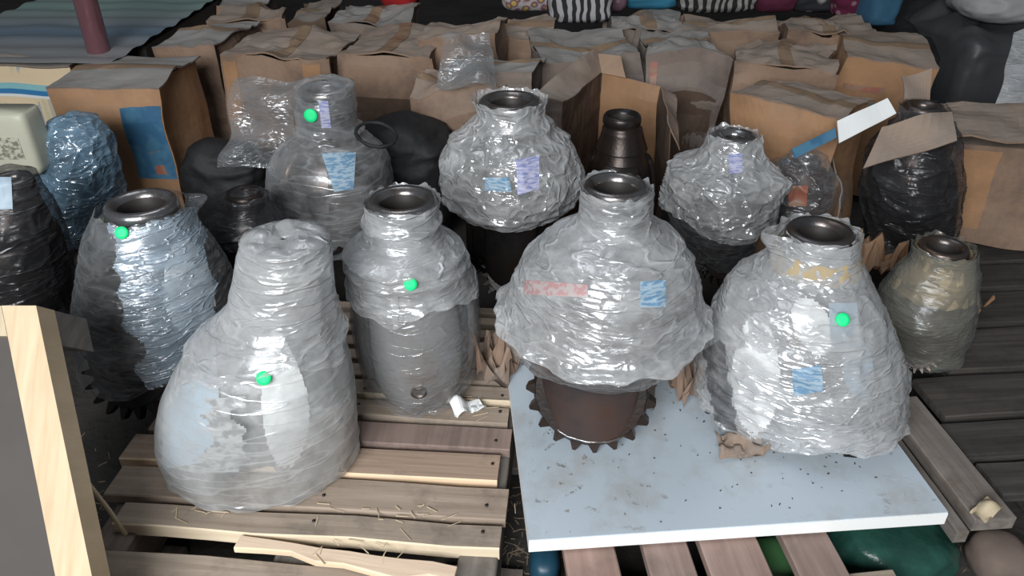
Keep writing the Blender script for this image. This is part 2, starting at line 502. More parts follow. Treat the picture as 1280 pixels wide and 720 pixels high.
def carton(label, FL, FR, z, depth_, h, material, seed, crush=0.3, seam='x', prints=(), tape=True, flap_mat=None,
           group='old cardboard cartons', open_top=False, lift=0.012, name='cardboard_box', tapemat=None):
    a, b = P(FL[0], FL[1], z), P(FR[0], FR[1], z)
    ux = (b - a)
    w_ = ux.length
    yaw = math.atan2(ux.y, ux.x)
    h = min(h, z - FLOORZ)
    base = (a + b) / 2
    base.z = z - h
    root = empty(name, base, yaw)
    tag(root, label, 'box', group)
    x0, x1 = -w_ / 2 + 0.010, w_ / 2 - 0.010
    d = depth_
    dp = surf_box(w_, d, h, seed, crush)
    vs, fs = [], []
    for (o, u, v, nn, nu) in (((x0, 0, 0), (w_, 0, 0), (0, 0, h), (0, 1, 0), 14), ((x1, 0, 0), (0, d, 0), (0, 0, h), (-1, 0, 0), 12),
                              ((x1, d, 0), (-w_, 0, 0), (0, 0, h), (0, -1, 0), 12), ((x0, d, 0), (0, -d, 0), (0, 0, h), (1, 0, 0), 12)):
        v_, f_ = panel(dp, o, u, v, nu, 14, 0.005, nn)
        k = len(vs)
        vs += v_
        fs += [tuple(i + k for i in f) for f in f_]
    v_, f_ = boxv(x0 + .01, x1 - .01, 0.01, d - .01, 0.0, 0.006)
    k = len(vs)
    vs += v_
    fs += [tuple(i + k for i in f) for f in f_]
    link('carton_body', vs, fs, material, root, smooth=False)
    fm = flap_mat or material
    if not open_top:
        g = 0.004
        def dl(p, dp=dp):
            t = (abs(p.y - d / 2) if seam == 'x' else abs(p.x))
            e = max(0, 1 - t / 0.10)
            return dp(p) + Vector((0, 0, lift * e * (1 + n3(p, 4, seed + 40))))
        if seam == 'x':
            qs = [((x0, 0, h), (w_, 0, 0), (0, d / 2 - g, 0)), ((x0, d / 2 + g, h), (w_, 0, 0), (0, d / 2 - g, 0))]
        else:
            qs = [((x0, 0, h), (w_ / 2 - g, 0, 0), (0, d, 0)), ((g, 0, h), (w_ / 2 - g, 0, 0), (0, d, 0))]
        for o, u, v in qs:
            v_, f_ = panel(dl, o, u, v, 14, 12, 0.005, (0, 0, 1))
            link('flap', v_, f_, fm, root, smooth=False)
        if tape:
            if seam == 'x':
                o, u, v = (x0, d / 2 - 0.025, h + 0.006), (w_, 0, 0), (0, 0.05, 0)
            else:
                o, u, v = (-0.025, 0, h + 0.006), (0.05, 0, 0), (0, d, 0)
            v_, f_ = panel(dl, o, u, v, 14, 12, 0.001, (0, 0, 1))
            link('tape', v_, f_, tapemat or M['tape'], root, smooth=False)
    for (nm, side, a0, a1, b0, b1, mt) in prints:      # side F front, R right; fractions of width and height
        if side == 'F':
            o, u, nn = (x0 + w_ * a0, 0, h * b0), (w_ * (a1 - a0), 0, 0), (0, -0.002, 0)
        else:
            o, u, nn = (x1, d * a0, h * b0), (0, d * (a1 - a0), 0), (0.002, 0, 0)
        v_, f_ = panel(dp, o, u, (0, 0, h * (b1 - b0)), 8, 6, 1.0, nn)
        link(nm, v_, f_, mt, root, smooth=False)
    return root

# ------------------------------------------------------------------ drill bits
def catmull(pts, n):
    out = []
    m_ = len(pts)
    for k in range(n):
        t = k / (n - 1) * (m_ - 1)
        i = min(int(t), m_ - 2)
        f = t - i
        p0, p1, p2, p3 = pts[max(i - 1, 0)], pts[i], pts[i + 1], pts[min(i + 2, m_ - 1)]
        out.append(tuple(0.5 * ((2 * b) + (c - a) * f + (2 * a - 5 * b + 4 * c - e) * f * f + (-a + 3 * b - 3 * c + e) * f ** 3)
                         for a, b, c, e in zip(p0, p1, p2, p3)))
    return out

TOOTH = {}
def tooth_mesh(w_, l, h, material):
    v = [(-w_ / 2, -l / 2, 0), (w_ / 2, -l / 2, 0), (w_ / 2, l / 2, 0), (-w_ / 2, l / 2, 0),
         (-w_ * .14, -l * .42, h), (w_ * .14, -l * .42, h), (w_ * .14, l * .42, h), (-w_ * .14, l * .42, h)]
    f = [(0, 3, 2, 1), (4, 5, 6, 7), (0, 1, 5, 4), (1, 2, 6, 5), (2, 3, 7, 6), (3, 0, 4, 7)]
    me = bpy.data.meshes.new('tooth')
    me.from_pydata(v, [], f)
    me.materials.append(material)
    return me, v, f

def bit(label, base, rings, leg_angles=(0, 120, 240), neck=None, neck_mat='steel_bright', body_mat='steel', leg_mat=None, cone_mat='dark_steel',
        films=(), closed=False, z0=0.0, bore=0.60, seed=1, legs=True, leg_half=0.60, single_teeth=(), taped=None,
        cap=False, group='film-wrapped roller cone drill bits', neck_rings=1, hard=False, core_k=0.93, rad_cone=0.5, leg_z=1.0, u_pow=1.0, cone_in=0.80, lobes=0.06, phi_deg=33):
    """rings: (py, x_left, x_right) outline rows from the mouth down; films: list of dicts"""
    B = P(base[0], base[1], z0)
    Y = B.y
    root = empty('drill_bit', B, math.atan2(-B.x, B.y))
    tag(root, label, 'drill bit', group)
    rot = Matrix.Rotation(-root.rotation_euler[2], 3, 'Z')
    def conv(r):
        py, xl, xr = r
        c = PY((xl + xr) / 2, py, Y)
        rad = (xr - xl) / 2 * depth(Y, c.z) / F
        off = rot @ Vector((c.x - B.x, 0, 0))
        return (c.z - z0, off.x, off.y, rad)
    RG = [conv(r) for r in rings]
    H = RG[0][0]
    prof = catmull(RG, 80)
    def at(z):
        """outline centre and radius at local height z"""
        if z >= prof[0][0]:
            return prof[0][1:]
        for a, b in zip(prof, prof[1:]):
            if b[0] <= z <= a[0]:
                f = 0 if a[0] == b[0] else (a[0] - z) / (a[0] - b[0])
                return tuple(p + (q - p) * f for p, q in zip(a[1:], b[1:]))
        return prof[-1][1:]
    def pt(th, z, r, c=None):
        cx, cy, _ = c or at(z)
        return Vector((cx + math.sin(th) * r, cy - math.cos(th) * r, z))
    # -- neck: hollow machined mouth with rim, chamfer and groove
    cx, cy, r0 = at(H)
    nt_ = neck if neck else RG[neck_rings][0]
    rn = r0 * 0.96
    zs = [(H - 0.16, rn * bore * 0.82), (H - 0.03, rn * bore * 0.92), (H - 0.012, rn * bore), (H, rn * (bore + 0.09)), (H + 0.001, rn * 0.90),
          (H - 0.004, rn * 0.97), (H - 0.010, rn), (H - 0.022, rn), (H - 0.026, rn * 0.965), (H - 0.034, rn * 0.965)]
    z = H - 0.038
    while z > nt_:
        zs.append((z, min(at(z)[2] * core_k, max(rn * 0.99, at(z)[2] * core_k))))
        z -= 0.012
    NS = 48
    vs = []
    for z, r in zs:
        c = at(min(z, H)) if z < H - 0.03 and r > rn * 0.9 else (cx, cy, r0)
        vs += [pt(2 * math.pi * i / NS, z, r, c) for i in range(NS)]
    fs = grid_faces(NS, len(zs), True)
    fs.append(tuple(range(NS)))
    nk = link('neck', vs, fs, M[neck_mat], root)
    nk.data.materials.append(M['bore'])
    for p in nk.data.polygons:
        if p.index < NS * 2 or p.index == len(fs) - 1:
            p.material_index = 1
    # -- body: shoulder and core
    RB = max(at(z)[2] for z in np.linspace(0.02, H * 0.7, 12))
    zb = H * 0.20 if legs else 0.0
    zl = [nt_ + 0.004] + list(np.linspace(nt_, zb, 26)) + [zb]
    vs = []
    for k, z in enumerate(zl):
        r = at(z)[2] * (core_k if not legs else core_k * 0.95)
        r *= 1 + 0.012 * math.sin(z * 90)
        if k == 0 or k == len(zl) - 1:
            r *= 0.5
        for i in range(NS):
            th = 2 * math.pi * i / NS
            vs.append(pt(th, z, r * (1 - lobes)))
    fs = grid_faces(NS, len(zl), True) + [tuple(range(NS)), tuple((len(zl) - 1) * NS + i for i in range(NS))[::-1]]
    link('bit_body', vs, fs, M[body_mat], root)
    lm = M[leg_mat or body_mat]
    if legs:
        rb = at(H * 0.15)[2]
        for li, deg in enumerate(leg_angles):
            a0 = math.radians(deg)
            hw = math.asin(leg_half)
            ru = rb * math.sin(hw)
            zbot = 0.055 * H * leg_z
            zc = zbot + ru * 0.95
            ztop = min(H * 0.66, nt_ * 0.92)
            rows = []
            for k in range(13):
                rows.append((ztop + (zc - ztop) * k / 12, hw))
            for k in range(1, 11):
                s = k / 10 * math.pi / 2
                rows.append((zc - math.sin(s) * (zc - zbot), max(hw * math.cos(s) ** u_pow, 0.02)))
            nu = 17
            vs = []
            for side in (0, 1):
                for (z, ha) in rows:
                    rr = at(z)[2] * 0.975 + (0.006 if side == 0 else 0)
                    if side == 0:
                        e = min(1, max(0, (ztop - z) / 0.03))
                        rr = at(z)[2] * (0.93 + 0.05 * e)
                    else:
                        rr = at(z)[2] * 0.62
                    for i in range(nu):
                        u = -1 + 2 * i / (nu - 1)
                        bev = 1 - 0.035 * (abs(u) ** 8) if side == 0 else 1
                        lf = min(1, max(0, (nt_ * 0.95 - z) / 0.08))
                        lo_ = 1 - lobes * lf * (0.5 - 0.5 * math.cos(3 * (a0 + u * ha - math.radians(leg_angles[0]))))
                        vs.append(pt(a0 + u * ha, z, rr * bev * lo_))
            m_ = nu * len(rows)
            fs = grid_faces(nu, len(rows)) + [q[::-1] for q in grid_faces(nu, len(rows), off=m_)]
            nr = len(rows)
            ring = list(range(nu)) + [j * nu + nu - 1 for j in range(1, nr)] + [(nr - 1) * nu + i for i in range(nu - 2, -1, -1)] + \
                [j * nu for j in range(nr - 2, 0, -1)]
            for k in range(len(ring)):
                a, b = ring[k], ring[(k + 1) % len(ring)]
                fs.append((b, a, a + m_, b + m_))
            lg = link('leg', vs, fs, lm, root)
            if hard:
                pts = [pt(a0 - ha, z, at(z)[2] * 0.975) for z, ha in rows[12:]] + [pt(a0 + ha, z, at(z)[2] * 0.975) for z, ha in rows[12:][::-1]]
                tube('hardfacing', pts, 0.0028, M['steel_bright'], lg, 6)
            if cap:
                zc2 = zbot + ru * 0.75
                q = pt(a0, zc2, at(zc2)[2] * 0.975)
                nrm = Vector((math.sin(a0), -math.cos(a0), 0))
                for (rr, o_) in ((0.017, 0.0),):
                    t1 = nrm.cross(Vector((0, 0, 1)))
                    vs, K = [], 20
                    for (r_, o2) in ((rr, -.004), (rr, .003), (rr * .78, .004), (rr * .74, .0015), (rr * .2, .0015)):
                        vs += [q + nrm * o2 + (t1 * math.cos(2 * math.pi * i / K) + Vector((0, 0, 1)) * math.sin(2 * math.pi * i / K)) * r_ for i in range(K)]
                    link('grease_cap', vs, grid_faces(K, 5, True) + [tuple(4 * K + i for i in range(K))], M['steel'], lg)
            # -- roller cone with teeth
            phi = math.radians(phi_deg)
            rk = rad_cone if (li in single_teeth or not single_teeth) else min(rad_cone, 0.42)
            Rt = rb * (rk + 0.15)
            rc = rb * rk
            zc3 = Rt * math.cos(phi) + 0.002
            cpos = pt(a0, zc3, rb * cone_in)
            ax = Vector((-math.sin(a0) * math.cos(phi), math.cos(a0) * math.cos(phi), -math.sin(phi)))
            t1 = Vector((math.cos(a0), math.sin(a0), 0))
            t2 = ax.cross(t1)
            secs = [(0, rc * 0.5), (0, rc * .95), (rc * .08, rc), (rc * .35, rc * .98), (rc * .8, rc * .72), (rc * 1.1, rc * .42), (rc * 1.25, rc * 0.15)]
            K = 24
            vs = []
            for s, r_ in secs:
                vs += [cpos + ax * s + (t1 * math.cos(2 * math.pi * i / K) + t2 * math.sin(2 * math.pi * i / K)) * r_ for i in range(K)]
            fs = [q[::-1] for q in grid_faces(K, len(secs), True)] + [tuple(range(K)), tuple((len(secs) - 1) * K + i for i in range(K))[::-1]]
            def tooth_frames(row):
                s, r_, cnt, tl = row
                for i in range(cnt):
                    an = 2 * math.pi * (i + .3) / cnt
                    rad = t1 * math.cos(an) + t2 * math.sin(an)
                    tan = ax.cross(rad)
                    yield Matrix((tan, ax, rad)).transposed(), cpos + ax * s + rad * (r_ * 0.96)
            single = li in single_teeth
            gauge = (rc * .2, rc, 19, 0)
            me, tv, tf = tooth_mesh(rc * 0.21, rc * 0.34, Rt - rc, M[cone_mat])
            parts = []
            for row in (gauge, (rc * .62, rc * .80, 13, 0), (rc * .98, rc * .50, 8, 0)):
                for Rm, o_ in tooth_frames(row):
                    if row is gauge and single:
                        parts.append((Rm, o_))
                        continue
                    k = len(vs)
                    vs += [Rm @ Vector(q) * 1.0 + o_ for q in tv]
                    fs += [tuple(i + k for i in f) for f in tf]
            co = link('roller_cone', vs, fs, M[cone_mat], root, smooth=False)
            for Rm, o_ in parts:
                t = bpy.data.objects.new('tooth', me)
                C.objects.link(t)
                t.parent = co
                t.matrix_local = Matrix.Translation(o_) @ Rm.to_4x4()
    # -- stretch film layers
    bvhs = []
    for fi, fd in enumerate(films):
        zt = H + fd.get('top', 0.006 if closed else -0.004)
        zbm = fd.get('bottom', 0.02)
        NT, NZ = fd.get('nt', 132), fd.get('nz', 96)
        sd = seed * 7.3 + fi * 3
        amp = fd.get('amp', 1.0)
        hz = fd.get('hz', 4.0)
        inf = fd.get('inflate', 0.004)
        ln = zt - zbm
        vs = []
        capn = 9 if closed and fd.get('cap', True) else 0
        rows = []
        for k in range(capn):
            rows.append(('cap', k / capn))
        for k in range(NZ):
            rows.append(('side', k / (NZ - 1)))
        flare = fd.get('flare', 0.0)
        for kind, t in rows:
            for i in range(NT):
                th = 2 * math.pi * i / NT
                hem = 0.5 + 0.5 * noise.noise(Vector((math.cos(th) * 1.3 + sd, math.sin(th) * 1.3, sd)))
                hem2 = noise.noise(Vector((math.cos(th) * 4 + sd, math.sin(th) * 4, sd)))
                if kind == 'cap':
                    rr = r0 * max(t, 0.03) ** 0.8
                    q = Vector((math.sin(th) * rr, math.cos(th) * rr, 0))
                    z = zt + 0.012 * (1 - t ** 3) + 0.010 * n3(q, 30, sd) - fd.get('dimple', 0.0) * (1 - t) ** 0.7
                    vs.append(pt(th, z, rr, (cx, cy, r0)))
                    continue
                z = zt - ln * t
                if t > 0.7:
                    z += (t - 0.7) / 0.3 * (fd.get('hem', 0.03) * (hem - 0.5) * 2 + 0.012 * hem2)
                z += fd.get('slant', 0.0) * math.sin(th + fd.get('slant_a', 0.0)) * t
                z = max(z, 0.004)
                if not capn and t < 0.12:
                    z += (0.12 - t) / 0.12 * (0.010 * hem2 + fd.get('mouth', 0.006) * (hem - .3))
                c = at(z)
                r = c[2] + inf
                lf = min(1, max(0, (nt_ * 0.95 - z) / 0.08))
                r *= 1 - lobes * lf * (0.5 - 0.5 * math.cos(3 * (th - math.radians(leg_angles[0]))))
                p = Vector((math.sin(th) * r, math.cos(th) * r, z))
                lo0 = noise.noise(p * 3 + Vector((sd, 0, sd)))
                hx = Vector((p.x * 4, p.y * 4, (p.z + 0.25 * p.x + 0.1 * lo0) * 4 * hz))
                wv = 1 - 2 * abs(noise.noise(hx + Vector((sd, 0, 0))))
                wv2 = 1 - 2 * abs(noise.noise(hx * 2.3 + Vector((0, sd, 0))))
                dd = noise.voronoi(Vector((p.x, p.y, p.z * fd.get('vz', 1.0))) * fd.get('vs', 16) + Vector((sd, sd, 0)))[0]
                cr = max(0, 1 - (dd[1] - dd[0]) * 3.2)
                lo = noise.noise(p * 6 + Vector((0, 0, sd)))
                body = 1.0 if z < nt_ else 0.55
                dr = (wv ** 3 * 0.0032 + wv2 * 0.0022 + cr ** 1.5 * 0.0042 * fd.get('crumple', 1.0) + lo * 0.008) * amp * body
                if t > 0.86:
                    dr += (t - 0.86) / 0.14 * (0.006 + 0.010 * noise.noise(p * 30)) * fd.get('frill', 1.0)
                if not capn and t < 0.07:
                    dr += (0.07 - t) / 0.07 * (flare + 0.006 * hem2)
                for (zc_, wd, bl) in fd.get('rolls', ()):       # gathered rolls of film standing proud
                    e = math.exp(-((z - zc_ * H - 0.008 * hem2) / wd) ** 2)
                    dr += bl * e * (0.75 + 0.5 * lo)
                if body == 1.0:
                    dr = max(dr, -0.012)
                else:
                    dr = max(dr, -0.001)
                for (tc_, tw, zc_, zw, bl) in fd.get('wings', ()):      # flaps of film pulled out to one side
                    dth = (th - math.radians(tc_) + math.pi) % (2 * math.pi) - math.pi
                    dr += bl * math.exp(-(dth / math.radians(tw)) ** 2 - ((z - zc_ * H) / zw) ** 2)
                vs.append(pt(th, z, r + dr, c))
        nr = len(rows)
        fs = grid_faces(NT, nr, True)
        if capn:
            fs.append(tuple(range(NT)))
        fo = link('stretch_film', vs, fs, M[fd.get('mat', 'film')], root)
        if fi == 0:
            mw = Matrix.LocRotScale(root.location, root.rotation_euler, None)
            bvhs.append((BVHTree.FromPolygons([mw @ v for v in vs], fs), mw))
    if taped:
        zt, zb_, mt, nm = taped
        vs = []
        for k in range(6):
            z = H * (zt + (zb_ - zt) * k / 5)
            vs += [pt(2 * math.pi * i / NS, z + 0.003 * math.sin(i * 1.3), at(z)[2] * 1.0 + 0.004 + 0.0015 * math.sin(i * 2.1 + k)) for i in range(NS)]
        link(nm, vs, grid_faces(NS, 6, True), M[mt], root)
    root['_h'] = H
    return root, (bvhs[0] if bvhs else None), pt, H, at

ORI = Vector((0, 0, CAMZ))
def patch(rt, name, quad, material, off=0.0015, n=16, label=None, mask=None, ragged=0.0):
    """a sheet pressed onto the film; quad = 4 photo corners TL,TR,BR,BL used to find where it lies"""
    root, (bv, mw), _, _, _ = rt
    inv = mw.inverted()
    idx, vs, fs = {}, [], []
    for j in range(n):
        for i in range(n):
            u, v = i / (n - 1), j / (n - 1)
            if mask == 'oval' and ((u - .5) ** 2 + (v - .5) ** 2) > 0.252:
                continue
            if ragged and min(u, 1 - u) < ragged * (0.5 + 0.9 * noise.noise(Vector((v * 9, quad[0][0], u * 2)))):
                continue
            x = (quad[0][0] * (1 - u) + quad[1][0] * u) * (1 - v) + (quad[3][0] * (1 - u) + quad[2][0] * u) * v
            y = (quad[0][1] * (1 - u) + quad[1][1] * u) * (1 - v) + (quad[3][1] * (1 - u) + quad[2][1] * u) * v
            d = ray(x, y).normalized()
            hit = bv.ray_cast(ORI, d)
            if hit[0] is None:
                continue
            nn = hit[1] if hit[1].dot(d) < 0 else -hit[1]
            idx[(i, j)] = len(vs)
            vs.append(inv @ (hit[0] + nn * off))
    for j in range(n - 1):
        for i in range(n - 1):
            k = [(i, j), (i, j + 1), (i + 1, j + 1), (i + 1, j)]
            if all(q in idx for q in k):
                q4 = tuple(idx[q] for q in k)
                if max((vs[q4[a]] - vs[q4[(a + 1) % 4]]).length for a in range(4)) < 0.03:
                    fs.append(q4)
    if not fs:
        print('patch missed', name)
        return
    o = link(name, vs, fs, material, root)
    if label:
        o['label'] = label
    return o
def sticker(rt, px, py, rad=0.0125):
    root, (bv, mw), _, _, _ = rt
    d = ray(px, py).normalized()
    hit = bv.ray_cast(ORI, d)
    if hit[0] is None:
        print('sticker missed', px, py)
        return
    nn = Vector((0, 0, 0))
    for dx in (-6, 0, 6):
        for dy in (-6, 0, 6):
            h2 = bv.ray_cast(ORI, ray(px + dx, py + dy).normalized())
            if h2[0] is not None:
                nn += h2[1] if h2[1].dot(d) < 0 else -h2[1]
    nn = (nn.normalized() * 0.6 - d * 0.4).normalized()
    inv = mw.inverted()
    p = hit[0] + nn * 0.007
    t1 = nn.orthogonal().normalized()
    t2 = nn.cross(t1)
    K = 24
    vs = []
    for r_, o_ in ((rad, -0.0008), (rad, 0.0), (rad * .5, 0.0002)):
        vs += [inv @ (p + nn * o_ + (t1 * math.cos(2 * math.pi * i / K) + t2 * math.sin(2 * math.pi * i / K)) * r_) for i in range(K)]
    o = link('sticker', vs, grid_faces(K, 3, True) + [tuple(2 * K + i for i in range(K)), tuple(range(K))[::-1]], M['sticker'], root)
    o['label'] = 'round bright green sticker'

#BITS
BT = 0.031
# front left: closed neck, wide loose wrap
A = bit('plastic-wrapped drill bit at front left, closed film top, pale blue and white patches', (325, 562),
        [(302, 307, 404), (325, 302, 407), (355, 298, 408), (385, 290, 413), (405, 268, 420), (428, 240, 430), (455, 220, 440), (490, 206, 446), (530, 206, 448), (562, 232, 442)],
        leg_angles=(42, 162, 282), closed=True, neck_rings=3, seed=1, body_mat='steel_grey', leg_mat='steel_grey', cone_mat='steel', neck_mat='steel_grey',
        rad_cone=0.24, cone_in=0.48, leg_half=0.70, leg_z=0.4, lobes=0.10,
        films=[dict(mat='film_taut', bottom=0.004, hz=1.2, amp=0.45, hem=0.012, rolls=[(0.60, 0.006, 0.006), (0.03, 0.008, 0.008)], dimple=0.012, crumple=0.6),
               dict(mat='film', bottom=0.28, hz=2.0, inflate=0.008, amp=0.8, nt=110, nz=70, hem=0.05, crumple=0.8, dimple=0.010)])
patch(A, 'inner_paper', [(322, 400), (368, 420), (402, 560), (330, 610)], M['paper_white'], -0.003, n=36, mask='oval', label='bright white oval of paper')
patch(A, 'pale_insert', [(205, 450), (268, 430), (278, 575), (200, 588)], M['paper_blue'], -0.003, n=30, label='pale blue plastic')
patch(A, 'printed_strip', [(236, 500), (316, 495), (318, 590), (238, 592)], M['smudge'], -0.002, n=34, ragged=0.35, label='grey smudged print')
sticker(A, 330, 472)
# left: open mouth, banded film, bluish sky sheen painted on
B = bit('drill bit at left with open steel mouth and shiny banded film, bluish sky sheen painted on', (196, 458),
        [(252, 129, 222), (272, 118, 230), (292, 110, 244), (325, 103, 268), (365, 98, 286), (410, 98, 292), (458, 112, 284)],
        leg_angles=(-30, 90, 210), neck_rings=2, seed=2, body_mat='dark_steel', bore=0.66,
        films=[dict(mat='film_thin', bottom=0.05, hz=7.0, amp=0.8, vz=3, slant=0.05, slant_a=0.6, crumple=0.5, wings=[(112, 16, 0.90, 0.018, 0.055)], top=-0.012)])
patch(B, 'sky_sheen_band', [(110, 266), (262, 258), (310, 500), (172, 500)], M['film_h'], 0.0015, n=70, ragged=0.16, label='bluish sky reflection painted over the stretched film')  # bluish overlay paints the sky reflected in this film
patch(B, 'pale_insert', [(205, 290), (262, 300), (280, 420), (200, 420)], M['paper_white'], -0.003, n=24, mask='oval', label='white oval painted in for the sheen')  # white oval puts the bright sheen into the colour
sticker(B, 153, 291)
# centre: grey leg facing the viewer
Cb = bit('drill bit in the middle, open neck, gathered film collar, rounded grey leg facing front', (515, 480),
         [(248, 456, 548), (268, 458, 546), (292, 455, 549), (312, 440, 572), (335, 436, 586), (370, 437, 598), (410, 440, 602), (445, 448, 598), (480, 462, 588)],
         leg_angles=(-3, 117, 237), neck_rings=2, seed=3, body_mat='steel_grey', leg_mat='steel_grey', cone_mat='steel', cap=True, bore=0.64, leg_half=0.76, rad_cone=0.30, cone_in=0.6, leg_z=0.35, u_pow=0.8, lobes=0.05,
         films=[dict(mat='film', bottom=0.26, hz=6.0, amp=0.6, hem=0.03, rolls=[(0.90, 0.008, 0.016), (0.76, 0.012, 0.020), (0.70, 0.008, 0.010)], crumple=0.4),
                dict(mat='film_thin', bottom=0.012, hz=1.0, inflate=0.001, amp=0.3, crumple=0.3, hem=0.015, cap=False)])
patch(Cb, 'crease_glint', [(487, 372), (500, 368), (500, 462), (490, 468)], M['film_taut'], 0.003, n=22, ragged=0.3, label='upright crease over the leg, its highlight painted as a milky strip')  # milky strip paints the highlight running down the leg
sticker(Cb, 513, 355)
# centre right: toothed cone shows
E = bit('drill bit with rusty toothed cone bared below its film, on the white board', (742, 520),
        [(230, 727, 812), (250, 727, 812), (275, 722, 812), (290, 700, 834), (310, 674, 856), (340, 650, 868), (380, 636, 873), (406, 630, 873), (426, 650, 846), (444, 664, 822), (475, 666, 820), (520, 668, 816)],
        leg_angles=(-3, 117, 237), z0=BT, neck_rings=2, seed=4, body_mat='rust', leg_mat='rust', cone_mat='dark_steel', bore=0.68, hard=True, leg_half=0.84,
        single_teeth=(0,), rad_cone=0.90, cone_in=0.62, phi_deg=20, leg_z=1.3, u_pow=0.6, lobes=0.0,
        films=[dict(mat='film', bottom=0.250, hz=6.0, amp=1.1, hem=0.012, rolls=[(0.80, 0.007, 0.012), (0.49, 0.008, 0.014)], frill=1.2, crumple=0.7),
               dict(mat='film_thin', bottom=0.20, hz=9.0, amp=0.6, inflate=-0.002, hem=0.02, cap=False)])
patch(E, 'box_label', [(800, 352), (832, 350), (832, 384), (800, 384)], M['label_blue'], 0.001, label='small blue printed label')
patch(E, 'printed_strip', [(655, 350), (735, 356), (735, 372), (655, 368)], M['print_pink'], 0.001, label='faint pink print on the film')
# right front: wide, white ovals
Hb = bit('wide drill bit on the white board at right, yellow tape below its mouth', (1000, 502),
         [(287, 982, 1070), (305, 978, 1070), (335, 962, 1074), (352, 928, 1088), (378, 905, 1102), (415, 886, 1116), (455, 876, 1124), (502, 876, 1120)],
         leg_angles=(-58, 62, 182), z0=BT, neck_rings=2, seed=5, body_mat='steel', leg_mat='rust', cone_mat='dark_steel', bore=0.64, single_teeth=(0, 1), rad_cone=0.42, cone_in=0.66, leg_z=0.5, lobes=0.08, neck_mat='steel',
         films=[dict(mat='film', bottom=0.03, hz=4.0, amp=1.1, hem=0.05, crumple=1.0, wings=[(-70, 20, 0.96, 0.03, 0.035)], rolls=[(0.80, 0.012, 0.012), (0.30, 0.006, 0.008)]),
                dict(mat='film_crumple', bottom=0.03, hz=3.0, inflate=-0.004, amp=0.6, cap=False, nt=90, nz=60)], taped=(0.905, 0.82, 'yellow_tape', 'masking_tape'))
patch(Hb, 'inner_paper', [(915, 395), (972, 388), (978, 545), (910, 545)], M['paper_white'], -0.003, n=36, mask='oval', label='white oval of paper')
patch(Hb, 'pale_insert', [(1050, 425), (1092, 420), (1098, 505), (1056, 500)], M['paper_blue'], -0.003, n=26, mask='oval', label='pale blue plastic')
patch(Hb, 'box_label', [(990, 462), (1026, 456), (1030, 488), (992, 496)], M['label_blue'], 0.001, label='small blue printed label')
patch(Hb, 'paper_sheet', [(978, 366), (1036, 372), (1050, 450), (1000, 445)], M['paper_white'], -0.003, n=26, mask='oval', label='white paper')
patch(Hb, 'paper_sheet', [(1036, 378), (1072, 378), (1078, 440), (1040, 440)], M['paper_blue'], -0.002, n=20, label='pale blue paper behind the sticker')
patch(Hb, 'dark_leg_patch', [(876, 440), (908, 420), (928, 552), (888, 540)], M['film_dark'], 0.0012, n=34, ragged=0.2, label='dark patch added over the film for the leg showing through')  # dark patch stands in for the leg seen through thin film
sticker(Hb, 1052, 400)
# back left: closed neck
D = bit('drill bit at back left with capped neck, green sticker and blue label on its shoulder', (415, 300),
        [(108, 371, 441), (130, 369, 443), (165, 372, 446), (182, 352, 470), (200, 340, 488), (240, 336, 496), (270, 338, 494), (300, 345, 488)],
        closed=True, neck_rings=2, seed=6, body_mat='steel', leg_angles=(30, 150, 270),
        films=[dict(mat='film_smooth', bottom=0.03, hz=3.0, amp=0.6, rolls=[(0.74, 0.010, 0.020), (0.68, 0.007, 0.012)], crumple=0.5)])
patch(D, 'box_label', [(402, 192), (445, 190), (442, 236), (418, 240)], M['label_blue'], 0.001, label='blue printed label on the shoulder')
patch(D, 'paper_sheet', [(398, 126), (410, 126), (414, 160), (402, 160)], M['label_violet'], 0.001, label='small pale strip on the neck')
sticker(D, 389, 144, 0.018)
tl = PY(470, 168, P(415, 300, 0).y - 0.10)
lp = [D[0].matrix_world @ Vector((0, 0, 0))] and [Matrix.LocRotScale(D[0].location, D[0].rotation_euler, None).inverted() @
      (tl + Vector((0.052 * math.cos(a), 0.045 * math.sin(a), 0.016 * math.sin(a) - 0.01 * math.cos(a)))) for a in [2 * math.pi * k / 28 for k in range(28)]]
tube('film_loop', lp, 0.005, M['black_plastic'], D[0], 7, 0.5, True)
# back centre
Fb = bit('bulbous shiny wrapped drill bit at back centre with violet label, bare dark base', (637, 346),
         [(124, 596, 679), (142, 600, 677), (158, 592, 684), (172, 572, 700), (195, 557, 718), (222, 552, 728), (245, 562, 716), (262, 577, 700), (300, 580, 696), (346, 582, 692)],
         neck_rings=2, seed=8, body_mat='dark_steel', bore=0.62, leg_angles=(0, 120, 240),
         films=[dict(mat='film_crumple', bottom=0.22, hz=3.0, amp=1.3, rolls=[(0.88, 0.012, 0.016), (0.80, 0.008, 0.010), (0.50, 0.008, 0.012)], hem=0.02, crumple=1.3, mouth=0.012, top=0.004, flare=0.004)])
patch(Fb, 'box_label', [(645, 200), (674, 194), (674, 236), (647, 244)], M['label_violet'], 0.001, label='violet and white printed label')
patch(Fb, 'box_label', [(606, 222), (636, 222), (640, 240), (606, 238)], M['label_blue'], 0.001, label='small pale blue label')
